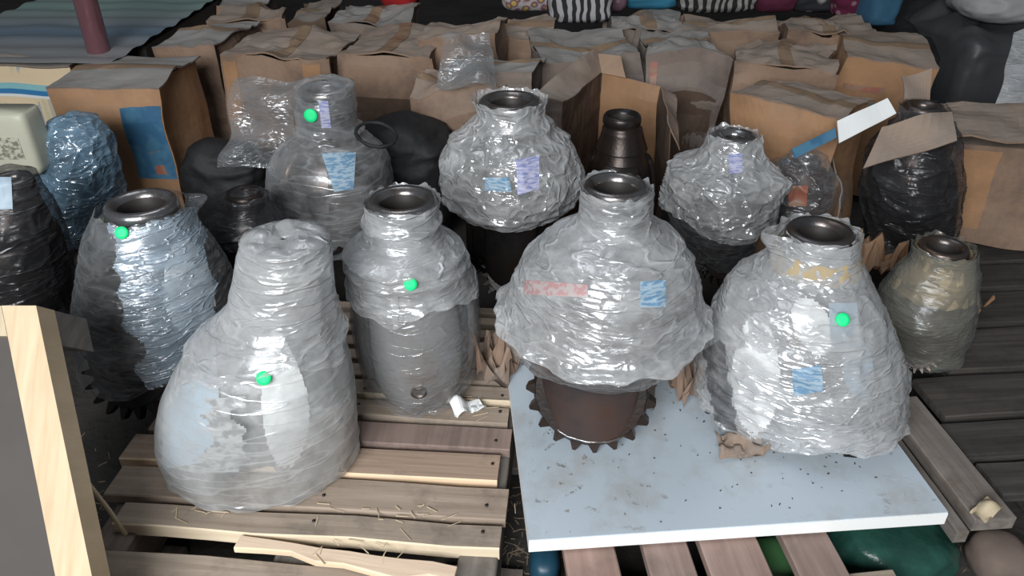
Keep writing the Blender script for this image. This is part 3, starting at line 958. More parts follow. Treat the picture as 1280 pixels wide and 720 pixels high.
# back right crumpled small
G = bit('small heavily crumpled film-wrapped drill bit standing behind the two bits on the white board', (893, 330),
        [(168, 890, 946), (185, 882, 950), (200, 868, 958), (212, 846, 968), (235, 836, 970), (265, 834, 962), (300, 842, 946), (330, 852, 936)],
        closed=False, neck_rings=2, seed=9, body_mat='dark_steel', bore=0.5, leg_angles=(20, 140, 260),
        films=[dict(mat='film_crumple', bottom=0.16, hem=0.05, hz=1.4, amp=1.5, crumple=1.8, rolls=[(0.76, 0.010, 0.014)], wings=[(75, 18, 0.70, 0.03, 0.03)], top=0.002),
               dict(mat='film_thin', bottom=0.02, inflate=-0.002, amp=0.8, cap=False, nt=80, nz=50)])
patch(G, 'box_label', [(911, 192), (928, 192), (928, 216), (912, 218)], M['label_violet'], 0.001, label='small violet label')
# unwrapped in open box
I = bit('bare dark steel drill bit standing in an open carton', (778, 292),
        [(143, 753, 803), (165, 750, 806), (185, 742, 812), (205, 733, 820), (240, 730, 824), (292, 735, 818)],
        neck_rings=2, seed=10, neck_mat='dark_steel', body_mat='dark_steel', bore=0.74)
# right yellowed
J = bit('small drill bit at far right with yellow-brown taped neck and thin film', (1162, 442),
        [(307, 1150, 1212), (330, 1144, 1212), (350, 1126, 1212), (385, 1104, 1208), (415, 1108, 1200), (442, 1118, 1186)],
        neck_rings=1, seed=11, body_mat='steel', neck_mat='steel', bore=0.66, taped=(0.96, 0.62, 'yellow_tape', 'masking_tape'),
        films=[dict(mat='film_amber', bottom=0.01, hz=2.0, amp=0.8), dict(mat='film_dull', bottom=0.004, hz=2.0, amp=0.8, inflate=0.010, hem=0.01)])
# far right in box
K = bit('drill bit under a loose cardboard flap at upper right, dull grey film', (1140, 316),
        [(131, 1130, 1180), (150, 1124, 1184), (170, 1108, 1188), (200, 1090, 1192), (250, 1082, 1194), (316, 1090, 1185)],
        neck_rings=1, seed=12, body_mat='dark_steel', neck_mat='steel', films=[dict(mat='film_dark', bottom=0.02, hz=1.5, amp=1.4, crumple=1.6)])
# blue wrapped far left
L = bit('drill bit in blue-tinted film beside the cream container at far left', (100, 300),
        [(152, 66, 116), (165, 56, 128), (190, 48, 138), (220, 48, 146), (260, 55, 150), (300, 62, 148)],
        closed=True, neck_rings=1, seed=13, body_mat='dark_steel', films=[dict(mat='film_blue', bottom=0.02, hz=2.0, amp=1.3, crumple=1.5)])
Mb = bit('dark wrapped drill bit cut by the left edge of the picture', (22, 408),
         [(222, -14, 40), (245, -22, 50), (275, -42, 66), (320, -50, 80), (365, -52, 88), (408, -45, 85)],
         closed=True, neck_rings=1, seed=14, body_mat='dark_steel', films=[dict(mat='film_dark', bottom=0.02, hz=2.0, amp=1.0)])
patch(Mb, 'pale_insert', [(-8, 222), (14, 222), (16, 262), (-8, 262)], M['paper_blue'], 0.002, label='pale blue plastic on the neck')
Nb = bit('small film-wrapped drill bit behind the right-hand panel bit, in a split carton', (1005, 300),
         [(196, 990, 1028), (208, 978, 1036), (225, 966, 1044), (250, 964, 1046), (300, 972, 1040)],
         closed=True, neck_rings=1, seed=15, body_mat='rust', films=[dict(mat='film_thin', bottom=0.02, hz=1.0, amp=1.5, crumple=2.0)])
patch(Nb, 'box_label', [(985, 232), (1010, 232), (1008, 258), (986, 258)], M['print_red'], 0.001, label='dull red label')
O = bit('dark wrapped drill bit in shadow between the left bit and the capped bit', (300, 372),
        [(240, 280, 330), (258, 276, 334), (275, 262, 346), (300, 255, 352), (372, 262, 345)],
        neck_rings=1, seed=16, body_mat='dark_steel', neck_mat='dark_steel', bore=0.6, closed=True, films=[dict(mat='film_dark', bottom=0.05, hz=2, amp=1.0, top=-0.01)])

#BOXES
ZT = 0.38
carton('orange-brown carton with blue print on its lower front, behind the left-hand bits', (54, 112), (196, 114), ZT, 0.35, 0.52, M['card_orange'], 1, 0.15,
       prints=[('print_or_shade_band', 'F', 0.62, 0.99, 0.45, 0.90, M['tape_blue']), ('printed_mark', 'F', 0.80, 0.92, 0.48, 0.64, M['print_red'])], flap_mat=M['card_grey'])
carton('carton behind the orange-brown one, dusty top beside the maroon pipe', (186, 55), (264, 58), ZT, 0.40, 0.5, M['card'], 2, 0.45, flap_mat=M['card_grey'])
carton('pale-topped carton rising behind the capped bit, orange corner', (268, 70), (402, 76), ZT, 0.40, 0.5, M['card'], 3, 0.45, seam='y',
       prints=[('orange_patch', 'F', 0.02, 0.14, 0.55, 0.97, M['card_orange']), ('orange_patch', 'F', 0.78, 0.92, 0.78, 0.98, M['card_orange'])])  # orange rectangles set on the brown front
carton('brown carton with cut flap lines, right of the pale-topped carton', (418, 66), (538, 70), ZT, 0.38, 0.5, M['card'], 4, 0.35, seam='y',
       prints=[('cutout_patch', 'F', 0.1, 0.9, 0.2, 0.7, M['card_dark'])])  # dark rectangle in place of a black cutout
carton('upright battered carton at top centre left in the back row', (517, 38), (618, 44), 0.43, 0.24, 0.5, M['card'], 5, 0.6, tape=False)
carton('carton half covered by grey film above the centre bits', (556, 88), (664, 94), ZT, 0.24, 0.5, M['card_grey'], 6, 0.35)
carton('crushed collapsed carton leaning beside the bulbous bit', (512, 108), (618, 114), 0.33, 0.20, 0.42, M['card'], 7, 0.9, lift=0.03)
carton('wide carton with grey dusty top behind the open carton', (676, 72), (800, 70), ZT, 0.40, 0.5, M['card_grey'], 8, 0.5)
carton('carton with a shade-darkened front beside the open one, crumpled top', (806, 70), (906, 70), ZT, 0.36, 0.5, M['card_grey'], 9, 0.7,
       prints=[('printed_mark', 'F', 0.05, 0.14, 0.6, 0.95, M['print_red']), ('print_or_shade_band', 'F', 0.2, 0.9, 0.0, 0.75, M['card_dark'])])  # dark card panel paints shade on the lower front
carton('tilted carton with orange front and red and blue print, behind the small crumpled bit', (918, 118), (1046, 152), 0.37, 0.24, 0.5, M['card_orange'], 10, 0.35,
       prints=[('print_or_shade_band', 'F', 0.55, 0.98, 0.55, 0.74, M['tape_blue']), ('printed_mark', 'F', 0.10, 0.35, 0.62, 0.76, M['print_red'])], flap_mat=M['card'])
carton('sagging carton in the middle of the right-hand rows, tan front', (914, 80), (1046, 92), ZT, 0.34, 0.5, M['card'], 11, 0.6, seam='y')
carton('carton at the right end of the row, teal stripe and yellow mark on orange front', (1052, 72), (1166, 80), ZT, 0.38, 0.5, M['card_orange'], 12, 0.25,
       prints=[('print_or_shade_band', 'F', 0.1, 0.6, 0.62, 0.72, M['print_teal']), ('printed_mark', 'F', 0.1, 0.55, 0.78, 0.82, M['print_red'])], flap_mat=M['card'])
back_row = [((262, 3), (330, 3), 0.25, 'card_grey', 'small dusty carton farthest back at the left end of the back row'),
            ((262, 24), (352, 22), 0.22, 'card', 'brown back-row carton above the pale-topped carton'),
            ((358, 22), (402, 22), 0.3, 'card_dark', 'narrow dark carton in the back row left of the patterned cloths'),
            ((408, 22), (512, 24), 0.3, 'card_grey', 'greyish back-row carton near the red cloth'),
            ((624, 40), (690, 42), 0.3, 'card', 'small brown carton below the yellow floral cloth'),
            ((764, 34), (858, 34), 0.28, 'card_grey', 'flat grey-topped carton below the teal cloth'),
            ((862, 38), (972, 40), 0.3, 'card', 'brown carton below the striped cloth'),
            ((978, 40), (1104, 42), 0.3, 'card', 'long carton below the maroon cloth, lid sagging')]
for i, (a, b, d, mt, lb) in enumerate(back_row):
    carton(lb, a, b, ZT, d, 0.5, M[mt], 20 + i, 0.6, seam='xy'[i % 2])
# right-hand large box
rb = carton('large clean cardboard box at the right edge with folded-back flap', (1192, 178), (1345, 196), 0.30, 0.36, 0.298, M['card'], 30, 0.10, tape=False,
            prints=[('printed_panel', 'F', 0.08, 0.40, 0.15, 0.97, M['card_orange'])])
def sheet(name, label, cat, pts3, material, thick=0.004, seed=1, wob=0.01, n=10, parent=None, group=None):
    a, b, c, d = [Vector(p) for p in pts3]
    nn = (b - a).cross(d - a).normalized()
    vs = []
    for s in (0, 1):
        for j in range(n):
            for i in range(n):
                u, v = i / (n - 1), j / (n - 1)
                p = (a * (1 - u) + b * u) * (1 - v) + (d * (1 - u) + c * u) * v
                vs.append(p + nn * (thick * s + wob * n3(p, 9, seed)) )
    m_ = n * n
    fs = [q[::-1] for q in grid_faces(n, n)] + grid_faces(n, n, off=m_)
    ring = [i for i in range(n)] + [j * n + n - 1 for j in range(1, n)] + [(n - 1) * n + i for i in range(n - 2, -1, -1)] + [j * n for j in range(n - 2, 0, -1)]
    for k in range(len(ring)):
        x, y = ring[k], ring[(k + 1) % len(ring)]
        fs.append((x, y, y + m_, x + m_))
    if parent:
        inv = Matrix.LocRotScale(parent.location, parent.rotation_euler, None).inverted()
        vs = [inv @ v for v in vs]
        return link(name, vs, fs, material, parent, smooth=False)
    org = (a + b + c + d) / 4
    vs = [v - org for v in vs]
    o = link(name, vs, fs, material, smooth=False, loc=org)
    tag(o, label, cat, group)
    return o
sheet('raised_flap', '', '', [PY(1190, 170, 1.98), PY(1400, 185, 1.98), PY(1380, 132, 2.22), PY(1180, 128, 2.22)], M['card'], parent=rb, wob=0.02)
sheet('side_flap', '', '', [PY(1078, 212, 1.80), PY(1196, 176, 1.84), PY(1190, 140, 1.95), PY(1104, 156, 1.90)], M['card'], parent=rb, wob=0.02)
# open carton round the bare bit: three standing walls and splayed flaps
q = [P(704, 128, 0.34), P(752, 92, 0.34), P(826, 108, 0.34), P(838, 160, 0.30)]
ctr = (q[0] + q[1] + q[2] + q[3]) / 4
ob = empty('open_carton', (ctr.x, ctr.y, FLOORZ))
tag(ob, 'torn open carton with splayed flaps around the bare dark bit', 'box')
def dn(p):
    return Vector((p.x, p.y, FLOORZ))
sheet('side_wall', '', '', [q[0], q[1], dn(q[1]), dn(q[0])], M['card_dark'], parent=ob, wob=0.015)  # side walls coloured dark for shade, back wall orange as if lit
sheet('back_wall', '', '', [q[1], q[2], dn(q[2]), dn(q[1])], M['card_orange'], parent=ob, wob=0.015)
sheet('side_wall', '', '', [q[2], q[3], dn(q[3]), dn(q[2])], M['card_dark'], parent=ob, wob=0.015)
sheet('flap', '', '', [q[0], q[1], q[1] + Vector((-0.02, 0.06, 0.07)), q[0] + Vector((-0.09, 0.03, 0.02))], M['card'], parent=ob, wob=0.02)
sheet('flap', '', '', [q[1], q[1].lerp(q[2], 0.45), q[1].lerp(q[2], 0.35) + Vector((0, 0.05, 0.06)), q[1] + Vector((-0.01, 0.05, 0.055))], M['card_orange'], parent=ob, wob=0.02)
sheet('flap', '', '', [q[2], q[3], q[3] + Vector((0.03, -0.01, -0.07)), q[2] + Vector((0.05, 0, -0.03))], M['card'], parent=ob, wob=0.02)
# split carton round the small bit on the right
q = [P(958, 205, 0.24), P(1048, 190, 0.27), P(1078, 195, 0.27), P(1062, 270, 0.20)]
ctr = (q[1] + q[2] + q[3]) / 3
ob2 = empty('split_carton', (ctr.x, ctr.y, FLOORZ))
tag(ob2, 'split brown carton wall standing beside the small film-wrapped bit', 'box')
sheet('back_wall', '', '', [q[0] + Vector((0, .16, 0)), q[1] + Vector((0, .12, 0)), dn(q[1] + Vector((0, .12, 0))), dn(q[0] + Vector((0, .16, 0)))], M['card_orange'], parent=ob2, wob=0.02)
sheet('side_wall', '', '', [q[1] + Vector((0, .12, 0)), q[3] + Vector((0, .05, 0)), dn(q[3] + Vector((0, .05, 0))), dn(q[1] + Vector((0, .12, 0)))], M['card'], parent=ob2, wob=0.02)
sheet('blue_strip', '', '', [PY(990, 186, 1.92), PY(1044, 160, 1.95), PY(1046, 172, 1.94), PY(994, 198, 1.91)], M['tape_blue'], parent=ob2, wob=0.005)
sheet('white_board', 'white sheet of card sticking up between cartons at right', 'sheet',
      [PY(1048, 180, 1.95), PY(1120, 142, 2.02), PY(1108, 124, 2.06), PY(1046, 152, 2.0)], M['paper_white'], seed=3)
sheet('cardboard_scrap', 'torn brown cardboard flap hanging in front of the right end carton', 'scrap',
      [PY(1128, 135, 2.08), PY(1164, 128, 2.10), PY(1166, 84, 2.16), PY(1126, 96, 2.16)], M['card'], seed=4, wob=0.03)
sheet('plastic_film', 'grey film sheet draped over the carton front at top centre', 'film',
      [PY(546, 100, 2.38), PY(622, 112, 2.38), PY(612, 40, 2.60), PY(556, 46, 2.60)], M['film_thin'], 0.001, 6, 0.06, 26)
sheet('plastic_film', 'loose crumpled clear film hanging left of the capped bit', 'film',
      [PY(284, 215, 2.12), PY(352, 205, 2.08), PY(372, 92, 2.20), PY(300, 100, 2.30)], M['film_thin'], 0.001, 9, 0.09, 26)

# ------------------------------------------------------------------ left background: striped stack, printed carton, container, pipe
a, b = P(-160, 80, 0.40), P(142, 77, 0.40)
st = empty('sheeting_stack', ((a.x + b.x) / 2, a.y + 0.9, FLOORZ))
tag(st, 'large flat stack under ridged grey-teal sheeting at top left', 'stack')
vs = []
NXs, NYs = 24, 60
W2 = (b.x - a.x) / 2
for j in range(NYs):
    for i in range(NXs):
        x = -W2 + 2 * W2 * i / (NXs - 1)
        y = -0.9 + 1.8 * j / (NYs - 1)
        vs.append((x, y, 0.55 + 0.004 * math.sin(y * 42) + 0.008 * n3((x, y, 0), 5)))
link('ridged_sheet', vs, grid_faces(NXs, NYs), M['sheeting'], st)
v_, f_ = boxv(-W2 + .02, W2 - .02, -0.58, 0.9, 0, 0.525)
link('stack_body', v_, f_, M['panel_dark'], st, smooth=False)
pc = carton('cream and yellow printed carton with teal and blue stripes at the left edge', (-40, 82), (82, 84), 0.385, 0.16, 0.5, M['cream_print'], 40, 0.05, tape=False, flap_mat=M['card_grey'],
            prints=[('stripe', 'F', 0.0, 0.78, 0.845, 0.885, M['stripe_teal']), ('stripe', 'F', 0.0, 0.78, 0.81, 0.845, M['stripe_blue']), ('stripe', 'F', 0.0, 0.78, 0.79, 0.81, M['stripe_white'])])
# cream container: rounded slab
c0 = PY(18, 175, 1.98)
w2, hh, dd2 = 0.075, 0.085, 0.05
root = empty('plastic_container', (c0.x, c0.y, FLOORZ))
tag(root, 'cream rounded plastic container with dark smudges at the left edge', 'container')
prof2 = []
for k in range(40):
    an = 2 * math.pi * k / 40
    cxx, sxx = math.cos(an), math.sin(an)
    prof2.append((abs(cxx) ** 0.35 * math.copysign(1, cxx), abs(sxx) ** 0.35 * math.copysign(1, sxx)))
vs = []
root.location.z = c0.z - hh
hz_ = 2 * hh
for (z, s) in ((0, .80), (0.006, .92), (0.022, 1), (hz_ - 0.02, 1), (hz_ - 0.006, .97), (hz_, .92)):
    vs += [(x * w2 * s, y * dd2 * s, z) for x, y in prof2]
fs = grid_faces(40, 6, True) + [tuple(range(40))[::-1], tuple(5 * 40 + i for i in range(40))]
link('container_shell', vs, fs, M['cream'], root)
v_, f_ = boxv(-0.045, 0.045, -dd2 - 0.0015, -dd2 + 0.002, hz_ - 0.12, hz_ - 0.06)
link('container_label', v_, f_, printed('smudged_print', (0.50, 0.49, 0.38), (0.20, 0.19, 0.15), (60, 60, 90), 0.5), root, smooth=False)
# maroon pipe
pb = P(118, 84, 0.36)
pipe = empty('steel_pipe', (pb.x, pb.y + 0.06, FLOORZ))
tag(pipe, 'maroon painted steel pipe standing upright behind the cartons', 'pipe')
tube('pipe_shaft', [(0, 0, 0), (0, 0, 1.8)], 0.038, M['pole'], pipe, 24)
tube('base_flange', [(0, 0, 0), (0, 0, .012)], 0.09, M['pole'], pipe, 24)
tube('pipe_collar', [(0, 0, .04), (0, 0, .09)], 0.045, M['pole'], pipe, 24)

# ------------------------------------------------------------------ cloth bundles along the back, sacks at right
def bundle(name, label, cat, x0, x1, py, z, material, ht=0.16, dp_=0.16, seed=1, base=None, group=None, squash=2.6, rough=1.0):
    a, b = P(x0, py, z), P(x1, py, z)
    w_ = (b.x - a.x) / 2
    if name == 'cloth_bundle':
        w_, squash, ht = w_ * 1.06, 5, max(ht, 0.10) * 1.7
    base = z - 0.02 if base is None else base
    c = Vector(((a.x + b.x) / 2, a.y + dp_, base))
    root_v = []
    NU, NV = 72, 40
    for j in range(NV):
        ph = -math.pi / 2 + math.pi * j / (NV - 1)
        for i in range(NU):
            th = 2 * math.pi * i / NU
            def sp(c_, e=2 / squash):
                return math.copysign(abs(c_) ** e, c_)
            x = w_ * sp(math.cos(ph)) * sp(math.cos(th))
            y = dp_ * sp(math.cos(ph)) * sp(math.sin(th))
            zz = ht / 2 * sp(math.sin(ph)) + ht / 2
            p = Vector((x, y, zz))
            fold = 1 - 2 * abs(n3((x * 1.0, y, zz * 3), 9, seed))
            rr = 1 + (0.06 * fold + 0.05 * abs(n3(p, 22, seed)) + 0.08 * n3(p, 6, seed)) * rough
            root_v.append((x * rr, y * rr, max(0, zz * (1 + 0.12 * n3(p, 8, seed + 3)))))
    o = link(name, root_v, grid_faces(NU, NV, True), material, loc=c)
    tag(o, label, cat, group)
    return o
zt_ = ZT
G_ = 'folded cloth bundles in the back row'
bundle('cloth_bundle', 'red folded cloth at the top edge left of centre', 'cloth', 476, 520, 8, ZT, plain('red_cloth', (0.32, 0.012, 0.015), 0.9), seed=1, group=G_)
bundle('cloth_bundle', 'yellow and violet floral cloth at the top edge', 'cloth', 630, 700, 12, ZT, cloth('floral_cloth', 'dots', (0.55, 0.40, 0.12), (0.16, 0.05, 0.12), (0.5, 0.45, 0.42)), seed=2, group=G_)
bundle('cloth_bundle', 'black and white striped cloth lying lowest, above the wide grey-topped carton', 'cloth', 690, 762, 26, ZT, cloth('zebra_cloth', 'zebra', (0.03, 0.03, 0.035), (0.42, 0.40, 0.40)), seed=3, group=G_, ht=0.08)
bundle('cloth_bundle', 'dull pink-grey cloth between the striped and the teal ones', 'cloth', 735, 785, 14, ZT, cloth('pink_cloth', 'dots', (0.35, 0.22, 0.25), (0.18, 0.10, 0.13)), seed=4, group=G_)
bundle('cloth_bundle', 'teal and blue cloth at the top edge', 'cloth', 780, 850, 10, ZT, plain('teal_cloth', (0.03, 0.17, 0.27), 0.8, 0, 0.6, 6), seed=5, group=G_)
bundle('cloth_bundle', 'black and grey striped cloth right of the teal one', 'cloth', 850, 948, 14, ZT, cloth('zebra_cloth_fine', 'zebra', (0.025, 0.025, 0.025), (0.30, 0.29, 0.27)), seed=6, group=G_)
bundle('cloth_bundle', 'plain maroon cloth left of the paisley one', 'cloth', 948, 996, 14, ZT, plain('maroon_cloth', (0.09, 0.014, 0.035), 0.9), seed=7, group=G_)
bundle('cloth_bundle', 'black cloth with white paisley pattern', 'cloth', 992, 1052, 14, ZT, cloth('paisley_cloth', 'cells', (0.35, 0.33, 0.32), (0.03, 0.03, 0.035)), seed=8, group=G_)
bundle('cloth_bundle', 'maroon cloth with pale specks right of the paisley one', 'cloth', 1046, 1092, 20, ZT, cloth('maroon_speck_cloth', 'dots', (0.22, 0.14, 0.15), (0.10, 0.015, 0.04)), seed=9, group=G_)
bundle('cloth_bundle', 'blue cloth corner beside the dark plastic heap', 'cloth', 1088, 1124, 30, ZT, plain('blue_cloth', (0.03, 0.10, 0.17), 0.8), seed=10, group=G_, ht=0.08)
bundle('plastic_heap', 'black plastic covered heap at top right, nearer the cartons', 'heap', 1110, 1200, 118, 0.10, M['black_plastic'], ht=0.46, dp_=0.25, seed=11, base=FLOORZ, squash=3.5, rough=1.8)
bundle('plastic_heap', 'dark grey plastic covered crate at top right beside the pale sack', 'heap', 1190, 1330, 128, 0.12, plain('grey_plastic_cover', (0.060, 0.062, 0.066), 0.45, 0, 0.3, 10, 0.5), ht=0.52, dp_=0.32, seed=12, base=FLOORZ, squash=6, rough=0.7)
bundle('dark_sack', 'black sack heaped at the top right behind the cartons', 'sack', 1120, 1240, 24, 0.30, M['black_plastic'], ht=0.50, dp_=0.2, seed=13, base=FLOORZ)
bundle('pale_sack', 'pale grey woven sack on top of the dark crate, upper right corner', 'sack', 1225, 1330, 28, 0.40, M['sack_grey'], ht=0.14, dp_=0.2, seed=14, base=0.37)
sheet('plastic_film', 'pale strip of film hanging down over the dark crate at the right edge', 'film',
      [PY(1246, 128, 2.20), PY(1300, 128, 2.20), PY(1300, 30, 2.42), PY(1268, 40, 2.40)], M['film'], 0.001, 12, 0.02, 18)

bundle('dark_filler', 'black lump added as shade in the gap between the capped bit and the bulbous bit', 'sheeting', 448, 560, 262, 0.0, M['black_plastic'], ht=0.42, dp_=0.12, seed=31, base=FLOORZ, squash=3, rough=2.2)  # black lump added to keep this gap dark
bundle('dark_filler', 'black crumpled plastic under the cream container', 'sheeting', -40, 46, 300, 0.0, M['black_plastic'], ht=0.395, dp_=0.10, seed=32, base=FLOORZ, squash=5)
bundle('dark_filler', 'black lump added as shade below the orange-brown carton with blue print', 'sheeting', 232, 330, 262, 0.0, M['black_plastic'], ht=0.36, dp_=0.09, seed=33, base=FLOORZ, squash=3, rough=2.2)  # black lump added where only shade lies below the cartons
# ------------------------------------------------------------------ pallets
def plank_mesh(name, L_, W_, T_, material, parent, loc, seed=0, rz=0.0, tilt=0.0, notch=0.0, axis='x', edge_mat=None):
    """a sawn board, corners slightly chipped; axis = its long direction"""
    n = 9
    vs = []
    rr = random.Random(seed * 13 + 5)
    e0, e1 = rr.uniform(-1, 1) * 0.006, rr.uniform(-1, 1) * 0.006
    for k in range(n):
        t = -0.5 + k / (n - 1)
        wv = 0.0025 * noise.noise(Vector((t * 4, seed * 3.1, 0)))
        c = 0.0025
        for (y, z) in ((-W_ / 2 + c, T_ / 2), (-W_ / 2, T_ / 2 - c), (-W_ / 2, -T_ / 2), (W_ / 2, -T_ / 2), (W_ / 2, T_ / 2 - c), (W_ / 2 - c, T_ / 2)):
            yy = y + wv * 1.5 + (notch * noise.noise(Vector((t * 14, seed, 2))) if y < 0 else 0)
            x = t * L_ + (e0 if k == 0 else e1 if k == n - 1 else 0)
            z2 = z + wv
            vs.append((x, yy, z2) if axis == 'x' else (-yy, x, z2))
    fs = [q[::-1] for q in grid_faces(6, n, True)] + [tuple(range(6)), tuple((n - 1) * 6 + i for i in range(6))[::-1]]
    o = link(name, vs, fs, material, parent, smooth=False)
    o.location = loc
    o.rotation_euler = (0, tilt if axis == 'x' else 0, rz)
    if edge_mat:
        o.data.materials.append(edge_mat)
        for p in o.data.polygons:
            if abs(p.normal.y) > 0.7 and p.center.y < -W_ / 2 + 0.012:
                p.material_index = 1
    return o
# left pallet: frame from its near right corner and near edge
c0 = P(622, 686, 0)
dirx = (c0 - P(150, 655, 0)).normalized()
yaw = math.atan2(dirx.y, dirx.x)
left = empty('wooden_pallet', (c0.x, c0.y, FLOORZ), yaw)
tag(left, 'pale slatted wooden pallet under the left-hand bits', 'pallet', 'wooden pallets')
perp = Vector((-dirx.y, dirx.x, 0))
def yrow(py):
    x = 622 - (686 - py) * 0.083
    return (P(x, py, 0) - c0).dot(perp)
TOPZ = -FLOORZ
rows = [(686, 656), (649, 609), (601, 567), (561, 534), (527, 507), (500, 482), (476, 461), (455, 443), (437, 426), (420, 411), (405, 397), (391, 384)]
PW = 0.76
for i, (ya, yb) in enumerate(rows):
    y0_, y1_ = yrow(ya), yrow(yb)
    L_ = PW if i else PW * 0.93
    plank_mesh('deck_board', L_, y1_ - y0_, 0.028 if i in (0, 2) else 0.020, M['wood'] if i != 3 else M['wood_pink'], left, (-L_ / 2 - (0.012 if i in (2, 4, 6) else 0) + (0.006 if i in (1,) else 0), (y0_ + y1_) / 2, TOPZ - (0.014 if i in (0, 2) else 0.010)),
               i, edge_mat=M['wood_end'] if i in (0, 2, 5) else None)
ymin, ymax = yrow(686), yrow(384)
b2 = plank_mesh('broken_board', 0.40, 0.030, 0.012, M['wood_split'], left, (-0.26, -0.040, TOPZ - 0.004), 30, rz=-0.09, notch=0.02, edge_mat=M['wood_end'])
b2['label'] = 'splintered pale piece split off the near edge'
b2 = plank_mesh('broken_board', 0.64, 0.075, 0.018, M['wood'], left, (-0.43, -0.085, TOPZ - 0.022), 33, rz=-0.01, notch=0.02, edge_mat=M['wood_end'])
b2['label'] = 'broken nearest deck board'
for x in (-0.035, -0.36, -0.70):
    o = plank_mesh('stringer', ymax - ymin + 0.12, 0.07, 0.10, M['wood_grey'], left, (x, (ymax + ymin) / 2 - 0.05, TOPZ - 0.072), 40, axis='y')
for x in (-0.035, -0.36, -0.70):
    for k in range(3):
        plank_mesh('bottom_board', PW if False else 0.16, 0.09, 0.018, M['wood_grey'], left, (x, ymin + 0.02 + k * (ymax - ymin) / 2.2, 0.012), 50 + k)
# nails
for i, (ya, yb) in enumerate(rows[:7]):
    for x in (-0.03, -0.34):
        y_ = (yrow(ya) + yrow(yb)) / 2 + 0.008 * (-1) ** i
        tube('nail', [(x, y_, TOPZ - 0.004), (x, y_, TOPZ + 0.0022)], 0.0032, M['dark_steel'], left, 8)

# white panel
f0, f1 = P(661, 676, BT), P(1186, 641, BT)
dx_ = (f1 - f0).normalized()
yawp = math.atan2(dx_.y, dx_.x)
wid = (f1 - f0).length
pan = empty('laminated_board', ((f0.x + f1.x) / 2, (f0.y + f1.y) / 2, 0.0), yawp)
tag(pan, 'scuffed white laminated board lying under the two right-hand bits', 'panel')
DP = 0.62
v_, f_ = boxv(-wid / 2, wid / 2, 0.002, DP, BT - 0.0025, BT)
link('laminate_face', v_, f_, M['laminate'], pan, smooth=False)
v_, f_ = boxv(-wid / 2, wid / 2, 0, DP, 0.002, BT - 0.0025)
link('panel_core', v_, f_, M['laminate_edge'], pan, smooth=False)

# middle pallet: boards running away from the viewer, under the panel
perp2 = Vector((-dx_.y, dx_.x, 0))
mid = empty('wooden_pallet', (pan.location.x, pan.location.y, FLOORZ), yawp)
tag(mid, 'pinkish wooden pallet under the white board, boards pointing at the viewer', 'pallet', 'wooden pallets')
def lx(px, py, z):
    return (P(px, py, z) - Vector((pan.location.x, pan.location.y, z))).dot(dx_)
xs = [(706, 772), (808, 866), (882, 958), (990, 1052)]
for i, (xa, xb) in enumerate(xs):
    a_, b_ = lx(xa, 700, -0.004), lx(xb, 700, -0.004)
    plank_mesh('deck_board', 0.98, b_ - a_, 0.020, M['wood_pink'], mid, ((a_ + b_) / 2, 0.32, TOPZ - 0.013), 60 + i, axis='y')
for k, y in enumerate((-0.10, 0.32, 0.72)):
    plank_mesh('stringer', 0.60, 0.07, 0.085, M['wood'], mid, (-0.05, y, TOPZ - 0.068), 70 + k)
    plank_mesh('bottom_board', 0.60, 0.09, 0.018, M['wood_grey'], mid, (-0.05, y, 0.012), 75 + k)

# right pallet: grey planks beside the panel plus dark slats behind
rp = empty('wooden_pallet', (P(1260, 560, 0).x, P(1260, 560, 0).y, FLOORZ), yawp)
tag(rp, 'weathered pallet at the right, slats darkened for dim light, grey edge planks', 'pallet', 'wooden pallets')
o0 = Vector((rp.location.x, rp.location.y, 0))
def rl(px, py, z=0):
    v = P(px, py, z) - o0
    return Vector((v.dot(dx_), v.dot(perp2), 0))
for (pa, pb_, wd, mt, sd) in (((1248, 650), (1142, 496), 0.080, 'wood_grey', 80), ((1204, 662), (1112, 530), 0.024, 'wood_grey', 81)):
    a_, b_ = rl(*pa), rl(*pb_)
    L_ = abs(b_.y - a_.y)
    plank_mesh('edge_plank', L_, wd, 0.03, M[mt], rp, (a_.x, (a_.y + b_.y) / 2, TOPZ - 0.016), sd, axis='y')
# dark slats
rr = [(618, 576), (570, 524), (516, 466), (458, 408), (402, 364), (358, 330), (325, 303), (299, 281), (278, 263), (259, 247)]
for i, (ya, yb) in enumerate(rr):
    a_, b_ = rl(1245, ya, -0.02), rl(1245, yb, -0.02)
    x0_ = rl(1160 - (i > 3) * 20, (ya + yb) / 2, -0.02).x
    if i < 2:
        x0_ = rl(1238 if i == 0 else 1190, (ya + yb) / 2, -0.02).x
    L_ = 0.62
    plank_mesh('deck_board', L_, b_.y - a_.y, 0.02, M['wood_dark'], rp, (x0_ + L_ / 2, (a_.y + b_.y) / 2, TOPZ - 0.032), 90 + i)
yA, yB = rl(1245, 612).y, rl(1245, 250).y
for k, x in enumerate((0.03, 0.36)):
    plank_mesh('stringer', yB - yA, 0.06, 0.09, M['wood_dark'], rp, (x + 0.05, (yA + yB) / 2, TOPZ - 0.090), 110 + k, axis='y')

